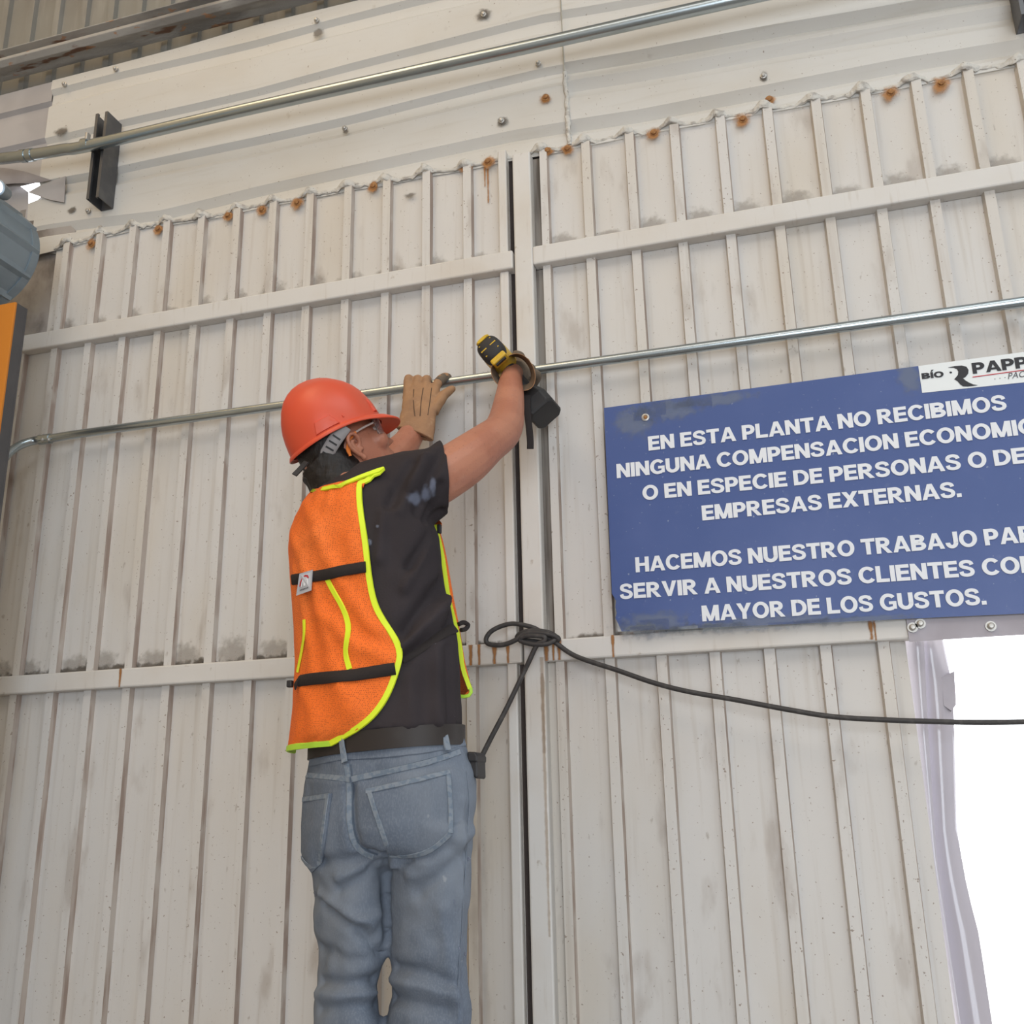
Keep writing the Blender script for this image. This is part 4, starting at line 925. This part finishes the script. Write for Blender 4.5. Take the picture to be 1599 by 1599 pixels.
# suspension strap at the back with slots, ratchet and loose tail
def headband(f_, r_, u_): return H(f_, r_, u_)
st = catmull([H(-.015,.098,.000), H(-.046,.083,-.020), H(-.072,.060,-.042), H(-.088,.034,-.060), H(-.098,.008,-.066)], 6)
nn_ = [(p - H(-.02,0,-.02)).normalized() for p in st]
band = MB().ribbon(st, nn_, .027, .0022).build('headband', M['bag'], hat, smooth=50)
for k in (5, 7, 9, 11, 13, 15):
    p = st[k]; t_ = (st[k+1]-st[k-1]).normalized(); q = nn_[k]; sd = t_.cross(q).normalized()
    MB().obox(p + q*.0024, t_*.0017, sd*.0085, q*.0006).build('slot', M['black'], band)
kn = H(-.103,.004,-.070); kd = (-hf - hu*.5).normalized(); e1 = kd.orthogonal().normalized(); e2 = kd.cross(e1)
MB().rings([[kn + kd*d + e1*(r*math.cos(2*math.pi*k/16)) + e2*(r*math.sin(2*math.pi*k/16)) for k in range(16)] for d, r in ((-.012,.014),(.002,.015),(.010,.013),(.011,.003))]).build('ratchet_knob', M['black'], hat, smooth=35)
tl = [hit_near(nb_, 480, 722, -.5)[0]]
p0 = at(478, 722, -.56); p1 = at(470, 731, -.575); p2 = at(459.5, 742, -.585)
MB().ribbon(catmull([p0, p1, p2], 5), [Vector((.3,-.9,.2))]*11, .011, .002).build('strap_tail', M['black'], hat, smooth=50)
# safety glasses
gl = empty('safety_glasses', wloc(person)*0); gl.parent = person; gl.location = H(.08,0,-.02) - ORG
for s_ in (-1, 1):
    rr = []
    for i in range(9):
        t = i/8; a = math.radians(-4 + 80*t); f_ = .052 + .052*math.cos(a); r_ = .006 + .074*math.sin(a); c_ = .020 - .004*t
        q = (hf*math.cos(a) + hr*(s_*math.sin(a)))
        top, bot = H(f_, s_*r_, -.018 + c_), H(f_ - .002, s_*r_, -.022 - c_)
        rr.append([top, bot, bot - q*.0018, top - q*.0018])
    MB().rings(rr).build('lens', M['lensm'], gl, smooth=50)
    tp = catmull([H(.062,s_*.0775,-.010), H(.03,s_*.078,-.014), H(.004,s_*.0785,-.020), H(-.014,s_*.079,-.030), H(-.024,s_*.079,-.050), H(-.026,s_*.079,-.064)], 6)
    MB().tube(tp[:13], .0022, 8).build('temple', mat('clear temple', (.5,.42,.38), .2), gl, smooth=True)
    MB().ribbon(tp[10:], [hr*s_]*len(tp[10:]), [.005+.004*abs(math.sin(k*.35)) for k in range(len(tp[10:]))], .0022).build('temple_tip', M['frameo'], gl, smooth=60)

# ------------------------------------------------------------------ vest
M['mesh'] = mat('orange mesh cloth', (.88,.175,.026), .75, var=[((5,5,5), 4, .42, .7, (.92,.23,.05), .7)], spec=.25)
def mesh_holes(m, scl, col):
    N, L = nt(m); b = N['Principled BSDF']; src = b.inputs['Base Color'].links[0].from_socket
    tc = N.new('ShaderNodeTexCoord'); v = N.new('ShaderNodeTexVoronoi'); v.inputs['Scale'].default_value = scl; v.inputs['Randomness'].default_value = .35; L.new(tc.outputs['UV'], v.inputs['Vector'])
    mr = N.new('ShaderNodeMapRange'); mr.inputs[1].default_value = .22; mr.inputs[2].default_value = .36; mr.inputs[3].default_value = .85; mr.inputs[4].default_value = 0; L.new(v.outputs['Distance'], mr.inputs[0])
    mx = N.new('ShaderNodeMix'); mx.data_type = 'RGBA'; mx.inputs[7].default_value = (*col, 1); L.new(src, mx.inputs[6]); L.new(mr.outputs[0], mx.inputs[0]); L.new(mx.outputs[2], b.inputs['Base Color'])
mesh_holes(M['mesh'], 300, (.42,.075,.02))
M['neon'] = mat('neon yellow binding', (.72,.86,.03), .6); M['neon2'] = mat('neon yellow green binding', (.50,.80,.06), .6)
M['strapb'] = mat('black elastic strap', (.022,.016,.015), .8, bump=((300,300,300), .3, .002))
M['tagm'] = mat('silver grey tag', (.50,.51,.55), .45)
EDGE = [(731,600),(736,592),(742,582),(750,573),(760,567),(784,561),(820,564),(868,571.6),(916,577),(945,582),(970,589),(1006,612),(1027,626.5),(1045,624),(1066,618),(1087,611),(1105,603),(1123,591),(1137,578),(1150,562),(1157,545),(1161,525)]
def trow(y):
    cols = list(zip(*[(r[1], r[0], r[2], r[5], r[6]) for r in TR])); ys = cols[0]
    g = lambda c: lerp_tab(list(zip(ys, c)), y)
    dy = lerp_tab([(r[1], r[3]-r[1]) for r in TR], y)
    return g(cols[1]), g(cols[2]), g(cols[3]), g(cols[4]), dy
def vest_off(y, s):
    base = lerp_tab([(760,.004),(850,.008),(950,.009),(1030,.012),(1080,.022),(1165,.036)], y)
    return .004 + (base-.004)*smooth01(s*1.6+.10)
def vest_pt(y, s):
    """s 0 at the armhole edge, 1 at the hidden left armhole"""
    xl, xr, df, db, dy = trow(min(y, 1146)); yy = y
    xe = lerp_tab(EDGE, y); yy = y - dy*(xe-xl)/(xr-xl)
    L, R = at(xl, yy, -.475), at(xr, yy+dy, -.475); c = (L+R)/2; u = (R-L)/2; v = Vector((CAM.x-c.x, CAM.y-c.y, 0)).normalized(); xc = (xl+xr)/2; hw = (xr-xl)/2
    a0 = math.acos(max(-1, min(1, (xe-xc)/hw))); a1 = max(math.radians(196), min(math.radians(222), math.radians(266)-a0))
    a = a0 + (a1-a0)*s; o = vest_off(y, s)
    ul = u.length; q = u.normalized()*(math.cos(a)*(ul+o)) + v*(math.sin(a)*((df if math.sin(a) > 0 else db)+o)); P = c + q
    nrm = (u.normalized()*(math.cos(a)/ul) + v*(math.sin(a)/df)).normalized()
    return P, nrm
ys = [764+ (1166-764)*i/64 for i in range(65)]
NS = 40; grid = []
for y in ys:
    row = []
    for k in range(NS+1):
        s = k/NS
        # the hem rises toward the armhole: keep the last rows on the hem curve
        P, nn = vest_pt(y, s)
        q = sb_.find_nearest(P)
        if q[0] is not None:
            d = (P - q[0]).dot(q[1]); mn = .0035
            if d < mn: P = P + q[1]*(mn-d)
        f_ = noise.noise(Vector((s*5 + y*.006, y*.007, 2)))*.004 + noise.noise(Vector((s*9 + y*.018, y*.004, 7)))*.003*smooth01(s*4)
        row.append(P + nn*(abs(f_)*1.0))
    grid.append(row)
# upper rows between collar and armhole, laid on the shoulder
up = []
neckb = MB(); 
fb = fuse([MB().rings(prow(TR)), slv, neck], .006, 5); fbv = bvh_of(fb); bpy.data.meshes.remove(fb)
for y, xa, xb in ((733,600,597),(738,590,573),(744,580,557),(751,572,541),(757,568.5,520)):
    row = []
    for k in range(NS+1):
        x = xa + (xb-xa)*k/NS; p, nn = hit_near(fbv, x, y + (3.5*math.sin(math.pi*k/NS) if y > 745 else 0), -.5); row.append(p + (CAM-p).normalized()*.0065)
    up.append(row)
# collar blend row reaching the left shoulder
col_row = []
for k in range(NS+1):
    s = k/NS; x = 566.5 + (487-566.5)*min(1, s/.8); y = 763 - 0*s; p, nn = hit_near(fbv, x, y, -.5)
    if s > .8: col_row.append(grid[0][k])
    else: col_row.append(p + (CAM-p).normalized()*.0065)
full = up + [col_row] + grid[1:]
VF = [([(476,780),(500,850),(540,920),(590,985)], .010, .0090), ([(455,830),(480,900),(505,965),(560,1010),(615,1032)], .011, .0108), ([(460,890),(474,940),(488,1060)], .009, .0090),
      ([(545,765),(510,800),(478,850)], .010, .0090), ([(520,765),(515,790)], .007, .0072), ([(500,960),(525,1055),(560,1105)], .012, .0090), ([(475,1075),(490,1110),(492,1155)], .010, .0090), ([(525,1070),(545,1120)], .010, .0072), ([(552,800),(545,860)], .010, .0054)]
for pts, wd, am in VF:
    Pc = []
    for a, b in densify(pts, 10):
        best = None
        for r in full:
            for p in r[::2]:
                v_ = CROT.transposed() @ (p-CAM); q_ = (799.5 + F_PX*v_.x/-v_.z - a)**2 + (799.5 - F_PX*v_.y/-v_.z - b)**2
                if best is None or q_ < best[0]: best = (q_, p)
        Pc.append(best[1])
    A_ = np.array([p[:] for r in full for p in r]); d_ = seg_dist(A_, Pc); k_ = 0
    for r in full:
        for i_, p in enumerate(r):
            out_ = Vector((CAM.x-p.x-.6, CAM.y-p.y, 0)).normalized(); r[i_] = p + out_*(am*math.exp(-(d_[k_]/wd)**2)); k_ += 1
for _ in range(2):
    full = [full[0]] + [[(r[0] if k == 0 else r[k] if k == NS else (full[i-1][k]+full[i+1][k]+r[k-1]+r[k+1]+r[k]*4)/8) for k in range(NS+1)] for i, r in [(i, full[i]) for i in range(1, len(full)-1)]] + [full[-1]]
vestE = empty('vest', (0,0,0)); vestE.parent = person; vestE.location = (0,0,.9)
def cloth_grid(g, name, m, parent, th=.0016):
    nr, nc = len(g), len(g[0]); b = MB(); vs = [p for r in g for p in r]
    # uv from lengths along the cloth
    U = [[0]*nc for _ in range(nr)]; V = [[0]*nc for _ in range(nr)]
    for i in range(nr):
        for k in range(1, nc): U[i][k] = U[i][k-1] + (g[i][k]-g[i][k-1]).length
    for k in range(nc):
        for i in range(1, nr): V[i][k] = V[i-1][k] + (g[i][k]-g[i-1][k]).length
    uv = [(U[i][k], V[i][nc//2]) for i in range(nr) for k in range(nc)]
    b.add(vs, [(i*nc+k, i*nc+k+1, (i+1)*nc+k+1, (i+1)*nc+k) for i in range(nr-1) for k in range(nc-1)], uv)
    o = b.build(name, m, parent, smooth=180)
    bm = bmesh.new(); bm.from_mesh(o.data); bmesh.ops.remove_doubles(bm, verts=bm.verts, dist=1e-5); bmesh.ops.recalc_face_normals(bm, faces=bm.faces); bm.to_mesh(o.data); bm.free()
    so = o.modifiers.new('thick', 'SOLIDIFY'); so.thickness = th; so.offset = 0
    return o
bk = cloth_grid(full, 'back_panel', M['mesh'], vestE)
vb = BVHTree.FromPolygons([p for r in full for p in r], [(i*(NS+1)+k, i*(NS+1)+k+1, (i+1)*(NS+1)+k+1, (i+1)*(NS+1)+k) for i in range(len(full)-1) for k in range(NS)])
def binding(P, m, wid=.011, th=.003, parent=None, toward=None, sm=3):
    P = smooth_poly([Vector(p) for p in P], sm); nr = []
    for p in P:
        q = vb.find_nearest(p); v = (CAM-p).normalized(); nn = q[1] if q[1] is not None else v
        if nn.dot(v) < 0: nn = -nn
        nr.append((nn + v*.3).normalized() if toward is None else toward)
    return MB().ribbon(P, nr, wid, th).build('binding', m, parent or vestE, smooth=60)
binding([r[0] for r in full], M['neon'], sm=6)
binding([p for p in full[-1]], M['neon2'])
cl = [hit_near(fbv, a, b, -.5) for a, b in densify([(488,764),(512,760),(540,752.5),(561,742),(580,736),(600,731)], 8)]
cq = []
for a, b in densify([(488,765),(512,761),(540,754),(561,743.5),(580,737),(600,731.5)], 8):
    c_ = [q for q in (hit(fbv, a, b)[0], hit(vb, a, b)[0], hit(vb, a, b+2)[0]) if q is not None]
    p = min(c_, key=lambda q: (q-CAM).length) if c_ else at(a, b, -.5); cq.append(p + (CAM-p).normalized()*.008)
binding(cq, M['neon'], .0095)
# straps across the back
def vstrap(pts, wid, m, name, parent, off=.0055, th=.0022, sm=2):
    P, Nn = [], []
    for a, b in densify(pts, 8):
        p, nn = hit(vb, a, b)
        if p is None: q = vb.find_nearest(at(a, b, -.55)); p, nn = q[0], q[1]
        if nn.dot(CAM-p) < 0: nn = -nn
        P.append(p+nn*off); Nn.append(nn)
    P = smooth_poly(P, sm); Nn = smooth_poly(Nn, sm)
    return MB().ribbon(P, Nn, wid, th).build(name, m, parent, smooth=50), P, Nn
vstrap([(461,905),(480,903),(500,900),(530,893),(573,886)], .0195, M['strapb'], 'strap', vestE)
vstrap([(453,1067),(470,1064),(492,1060),(545,1057),(585,1050),(617,1043.5)], .0205, M['strapb'], 'strap', vestE)
vstrap([(513,905),(518,918),(527,930),(538,950),(544,968),(546,985),(542,1005),(541,1022),(547,1046)], .0105, M['neon'], 'reflective_strip', vestE, off=.0025)
vstrap([(477,968),(478,990),(474,1015),(467,1050)], .006, M['neon'], 'reflective_strip', vestE, off=.0025)
seamp = M['mesh']
# sewn tag with a small mark
def on_v(px, py, off):
    p, nn = hit(vb, px, py)
    if p is None: q = vb.find_nearest(at(px, py, -.56)); p, nn = q[0], q[1]
    if nn.dot(CAM-p) < 0: nn = -nn
    return p + nn*off
tq = [(475.5,896.6),(495,890.8),(490.6,923.6),(469.5,931)]
a, b2, c2, d_ = [on_v(*q, .0105) for q in tq]; nt_ = (b2-a).cross(d_-a).normalized(); nt_ = nt_ if nt_.dot(CAM-a) > 0 else -nt_
tg = MB().prism([a, b2, c2, d_], -nt_*.0015).build('tag', M['tagm'], vestE)
def tagpt(u, v, o=.0004): return (a*(1-u)*(1-v) + b2*u*(1-v) + c2*u*v + d_*(1-u)*v) + nt_*o
def tag_poly(pts, m, name='tag_mark', o=.0003): MB().prism([tagpt(*p, o) for p in pts], nt_*.0003).build(name, m, tg)
M['tagwhite'] = mat('white tag print', (.85,.86,.9), .5)
def stroke(pts, wd, m, o=.0003):
    P = [Vector((x, y, 0)) for x, y in pts]; L_, R2 = [], []
    for i, p in enumerate(P):
        t_ = (P[min(i+1, len(P)-1)]-P[max(i-1, 0)]).normalized(); s = Vector((-t_.y, t_.x, 0))*wd/2; L_.append(p+s); R2.append(p-s)
    tag_poly([(q.x, q.y) for q in L_ + R2[::-1]], m, o=o)
stroke([(.18,.62),(.20,.42),(.30,.26),(.48,.18),(.66,.22),(.74,.34)], .09, M['redink'])
stroke([(.30,.66),(.34,.36),(.44,.36),(.50,.64)], .07, M['tagwhite'], .0008); stroke([(.54,.66),(.58,.36),(.70,.36),(.74,.66)], .07, M['tagwhite'], .0008); stroke([(.56,.54),(.72,.54)], .05, M['tagwhite'], .0008)
for k in range(6): stroke([(.22+.1*k,.80),(.28+.1*k,.80)], .06, M['greyink'])
# front piece of the vest seen edge-on past the chest
FL = [(681,820),(686,842),(692,868),(701,934),(709,965),(716,991),(720,1015),(723,1045),(730,1062),(735,1076)]
FR = [(684,822),(691,843),(697,870),(708,934),(714,964),(719,991),(722,1012),(726,1035),(732,1058),(736.5,1078)]
fg = []
for (x0_, y0_), (x1_, y1_) in zip(densify(FL, 8)[:40], [(lerp_tab([(q[1], q[0]) for q in FR], y), y+1) for x, y in densify(FL, 8)][:40]):
    fg.append([at(x0_, y0_, -.425), at(x1_, y1_, -.405), at(x1_-1, y1_, -.375), at(x1_-8, y1_, -.33), at(x1_-24, y1_, -.29)])
e_ = fg[-1]; fg.append([at(722,1088,-.43), at(734,1086,-.405), at(733,1086,-.375), at(726,1086,-.33), at(710,1086,-.29)])
cloth_grid(fg, 'front_panel', M['mesh'], vestE)
MB().ribbon(smooth_poly([at(x-1, y, -.43) for x, y in densify(FL, 8)], 2), [Vector((.25,-.95,0))]*len(densify(FL, 8)), .0085, .0025).build('binding', M['neon'], vestE, smooth=60)
MB().ribbon(smooth_poly([at(x, y, -.43) for x, y in [(735,1074),(737,1082),(733,1087),(726,1088),(719,1087.5)]], 1), [Vector((.25,-.95,0))]*5, .0065, .0025).build('binding', M['neon2'], vestE, smooth=60)
# shoulder piece over to the front
P = [at(592,738,-.46), at(606,738,-.425), at(622,748,-.385), at(645,775,-.365), at(670,812,-.37), at(684,832,-.40)]
MB().ribbon(catmull(P, 4), [(p - at(600,800,-.45)).normalized() for p in catmull(P, 4)], .04, .002).build('shoulder_piece', M['mesh'], vestE, smooth=60)
# side straps tying front and back, and the loose buckle ends
seam('strap', [(716,978),(706,982),(690,992),(668,1006),(648,1020),(627,1030)], .018, .0018, M['strapb'], vestE, sb_, off=.002)
MB().tube(catmull([at(716,975,-.43), at(724,972,-.42), at(731,976,-.41), at(727,982,-.415), at(720,984,-.425)], 5), .0042, 8).build('strap_end', M['strapb'], vestE, smooth=True)
MB().obox(at(686,826,-.43), (.004,0,0), (0,.004,0), (0,0,.009)).build('buckle', M['black'], vestE, bevel=.002)
MB().obox(at(453,1068,-.55), (.005,0,0), (0,.005,0), (0,0,.006)).build('buckle', M['black'], vestE, bevel=.002)

# ------------------------------------------------------------------ gloves
palmL = MB().rings(prow([(618,668,677,689,-.150,.024,.024),(622,656,679,672,-.140,.022,.022),(627,640,681,648,-.126,.019,.019),(628,622,682,626,-.110,.017,.016),(629,608,681,610,-.096,.016,.015),(633,600,679,601,-.086,.014,.013)], 24))
fingers = []
for x in (637.5, 651.5, 665.5):
    fingers.append(limb([(at(x,622,-.108), .011), (at(x,604,-.094), .0115), (at(x+.5,594.5,-.074), .0112), (at(x+1,592,-.050), .0108), (at(x+2,598,-.031), .0100), (at(x+2,608,-.028), .0085)], 14))
ind = limb([(at(676,622,-.108), .011), (at(680,606,-.092), .0112), (at(685,596,-.076), .011), (at(692,590,-.062), .0105), (at(697,588,-.050), .0098), (at(700,589,-.040), .0075)], 14)
thb = limb([(at(676,642,-.118), .014), (at(685,628,-.104), .0125), (at(694,617,-.088), .0112), (at(703,609.5,-.075), .0095), (at(709,606.5,-.066), .0075)], 14)
gm = fuse([palmL, ind, thb] + fingers, .0022, 3); rumple(gm, 45, .0016, 12); rumple(gm, 110, .0006, 2)
glv = place('glove', gm, M['glove'], person, ORG); glv['label'] = 'tan leather glove gripping the conduit'
gbv = bvh_of(gm)
gbv = BVHTree.FromPolygons([v.co + ORG for v in gm.vertices], [list(p.vertices) for p in gm.polygons])
for pts in ([(646,608),(644,625),(648,650)], [(661,606),(657,628),(656,650)], [(674,606),(671,630),(668,648)], [(622,668),(650,679),(675,686)]):
    seam('seam', pts, .0018, .0008, M['gloveseam'], glv, gbv, off=.0002, Y=-.11)
# worn dark finger ends
for q, nm in ((ind, 'fingertip'),):
    tipm = limb([(at(684,598,-.079), .0118), (at(690,592,-.066), .0115), (at(696,589,-.052), .0106), (at(701,589,-.040), .008)], 14)
    tipm.build('fingertip', M['glovedark'], glv, smooth=True)
# right glove: flared cuff open to the camera around the wrist
rim = [(764,574),(770,567),(784,563),(796,552.5),(811,550),(825,558),(836,575),(838,594),(832.5,607),(820.5,612),(806,610),(790,606),(776,603),(767,590)]
cw = Vector((0,0,0)); ring0 = [at(x, y, -.215 + .03*(1-abs((x-800)/40))) for x, y in rim]
wr = at(801, 580, -.16); hd = at(806, 585, -.12)
def shrink(ring, c, sx, dy, mix=0): return [Vector((c.x + (p.x-cc0.x)*sx, c.y + dy*0 + (p.y-cc0.y)*.3, c.z + (p.z-cc0.z)*sx)) for p in ring]
cc0 = sum(ring0, Vector())/len(ring0)
rings_ = [ring0, [p*.6 + q*.4 for p, q in zip(ring0, shrink(ring0, wr, .82, 0))], shrink(ring0, wr, .80, 0), shrink(ring0, at(803,582,-.135), .78, 0)]
b = MB(); b.rings(rings_, True, False)
cuff_o = b.build('glove', M['glove'], person, smooth=60); cuff_o['label'] = 'tan leather glove on the drill handle, cuff open'
cuff_o.data.materials.append(M['glovedark'])  # lining coloured dark to stand for the shade inside the cuff
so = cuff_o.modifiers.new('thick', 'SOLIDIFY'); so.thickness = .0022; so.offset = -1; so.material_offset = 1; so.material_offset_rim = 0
ss = cuff_o.modifiers.new('sub', 'SUBSURF'); ss.levels = 2; ss.render_levels = 2
hx0, hx1 = at(775,556,-.115), at(838,628,-.105); hax = (hx1-hx0).normalized()
pm = fuse([MB().rings([[hd + Vector((.030*math.cos(t)*s, .012, .034*math.sin(t)*s)) + Vector((0, dy, 0)) for t in [2*math.pi*k/18 for k in range(18)]] for dy, s in ((-.022,.90),(-.010,1.0),(.010,.95),(.024,.7))])] +
          [limb([(hx0 + hax*(.035+.020*k) + Vector((.026,-.012,.02)), .011), (hx0 + hax*(.035+.020*k) + Vector((.032,.014,.024)), .0112), (hx0 + hax*(.035+.020*k) + Vector((.014,.036,.012)), .0108), (hx0 + hax*(.035+.020*k) + Vector((-.012,.034,-.008)), .0100)], 12) for k in range(4)] +
          [limb([(hd + Vector((-.022,-.005,.010)), .013), (hd + Vector((-.036,.012,.016)), .012), (hd + Vector((-.034,.032,.026)), .0105), (hd + Vector((-.024,.046,.034)), .009)], 12)], .003, 3)
place('hand', pm, M['glovedark'], cuff_o, ORG)  # hand darkened in colour for the shade within the cuff

# ------------------------------------------------------------------ drill
M['dyel'] = mat('yellow tool plastic', (.66,.42,.035), .45, var=[((30,30,30), 4, .5, .7, (.50,.32,.05), .6)])
M['dblk'] = mat('black tool rubber', (.030,.028,.028), .6)
dr = tag(empty('drill', at(800, 585, -.12)), 'yellow and black cordless drill held by the gloved right hand', 'drill')
dc = at(764, 543, -.215); da = Vector((.03, .99, .05)).normalized()
dh = (hx1-hx0); dh = (dh - da*dh.dot(da)).normalized(); ds = da.cross(dh).normalized()
def D(a, h, s): return dc + da*a + dh*h + ds*s
def dring(a, rh, rs, pw=.75, n=28, h0=0): 
    out = []
    for k in range(n):
        t = 2*math.pi*k/n; ca, sa = math.cos(t), math.sin(t)
        out.append(D(a, h0 + rh*math.copysign(abs(ca)**pw, ca), rs*math.copysign(abs(sa)**pw, sa)))
    return out
MB().rings([dring(.020,.0325,.0275), dring(.05,.034,.029), dring(.10,.034,.029), dring(.125,.030,.027), dring(.13,.025,.024)]).build('motor_housing', M['dyel'], dr, smooth=40)
cap_ = MB().rings([dring(-.004,.010,.008), dring(-.003,.020,.017), dring(.002,.0275,.0235), dring(.010,.0315,.0270), dring(.022,.0325,.0278)]).build('rear_cap', M['dblk'], dr, smooth=50)
for h, s, wd in ((-.0165,-.010,.0065),(-.0165,.010,.0065),(-.002,-.0125,.0075),(-.002,.0125,.0075),(.0125,-.011,.007),(.0125,.011,.007)):
    aa = -.0035 + 9.0*(h*h + s*s)
    MB().obox(D(aa, h, s), da*.002, dh*.0011, ds*wd).build('vent_slot', M['dyel'], cap_)
MB().rings([dring(-.003,.0035,.013,h0=-.0265), dring(.004,.006,.017,h0=-.0275), dring(.02,.007,.018,h0=-.0285)]).build('yellow_crown', M['dyel'], dr, smooth=50)
MB().obox(D(.012,.032,0), da*.014, dh*.007, ds*.019).build('yellow_band', M['dyel'], dr, bevel=.004)
MB().obox(D(.006,.040,0), da*.004, dh*.003, ds*.013).build('direction_switch', M['dblk'], dr, bevel=.001)
MB().rings([dring(.13,.021,.021,1), dring(.15,.020,.020,1), dring(.165,.014,.014,1), dring(.17,.006,.006,1)]).build('chuck', M['dblk'], dr, smooth=40)
MB().tube([D(.165,0,0), D(.205,0,0)], .003, 8).build('bit', M['strut'], dr, smooth=True)
hl = (hx1-dc).dot(dh)
def hring_(h, ra_, rs, a0): return [D(a0 + ra_*math.cos(2*math.pi*k/20), h, rs*math.sin(2*math.pi*k/20)) for k in range(20)]
MB().rings([hring_(.02,.026,.018,.075), hring_(.05,.020,.0165,.078), hring_(.09,.019,.016,.086), hring_(hl-.032,.022,.018,.092), hring_(hl-.022,.028,.022,.094)]).build('handle', M['dblk'], dr, smooth=40)
bt = at(841, 634, -.13)
bt_h = (bt-dc).dot(dh); bt_s = (bt-dc).dot(ds); bt_a = (bt-dc).dot(da)
def brect(h, sa, ss_, r=.2):
    return [D(bt_a + x*sa, bt_h + h, bt_s + y*ss_) for x, y in ((-1,-.7),(-.7,-1),(.7,-1),(1,-.7),(1,.7),(.7,1),(-.7,1),(-1,.7))]
MB().rings([brect(-.033,.034,.022), brect(-.020,.044,.0285), brect(-.004,.050,.0335), brect(.022,.050,.0335), brect(.029,.046,.030)]).build('battery', M['dblk'], dr, smooth=20, bevel=.002)
sp_ = [at(823,618,-.185), at(823.5,640,-.19), at(826,665,-.19), at(828,688,-.19), at(828,701,-.19)]
MB().ribbon(catmull(sp_, 5), [Vector((.2,-.97,.1))]*21, .0145, .0022).build('wrist_strap', M['strapb'], dr, smooth=50)

# ------------------------------------------------------------------ pouch at the hip
t = empty('pouch', at(738, 1190, -.48)); tag(t, 'small black pouch at the right hip above the jeans pocket', 'pouch')
po = MB(); 
po.prism([at(a, b, -.505) for a, b in ((729,1174),(741,1174.5),(745,1181),(746,1212),(744,1217),(731,1205))], (.0, .045, .0)); po.build('body', M['black'], t, bevel=.003)
po = MB(); po.prism([at(a, b, -.508) for a, b in ((729,1173.5),(742,1174),(745.5,1181),(745.5,1190),(729,1190))], (.0, .05, .0)); po.build('flap', M['black'], t, bevel=.003)

# ------------------------------------------------------------------ boots and the platform below the picture
for fx in (FXL, FXR):
    b = MB(); rr = []
    for yy, wd, hh in ((-.075,.030,.06),(-.06,.040,.09),(-.02,.045,.115),(.03,.043,.11),(.08,.046,.075),(.13,.048,.055),(.165,.040,.042),(.18,.022,.03)):
        rr.append([Vector((fx + wd*math.cos(2*math.pi*k/20)*(1 if True else 0), -.475+yy, ZF + max(0.001, hh/2 + hh/2*math.sin(2*math.pi*k/20)))) for k in range(20)])
    b.rings(rr).build('boot', M['boot'], person, smooth=50)
t = tag(empty('platform', (1.30, -.44, 0)), 'low wooden work platform under the worker', 'platform')
M['wood'] = mat('worn wood', (.33,.24,.15), .8, var=[((3,30,3), 4, .4, .7, (.22,.15,.09), .7)])
MB().box((.95,-.70,ZF-.04), (1.65,-.20,ZF)).build('deck', M['wood'], t, bevel=.004)
for x in (.98, 1.58):
    for y in (-.68, -.26): MB().box((x, y, 0), (x+.04, y+.04, ZF-.04)).build('leg', M['wood'], t)
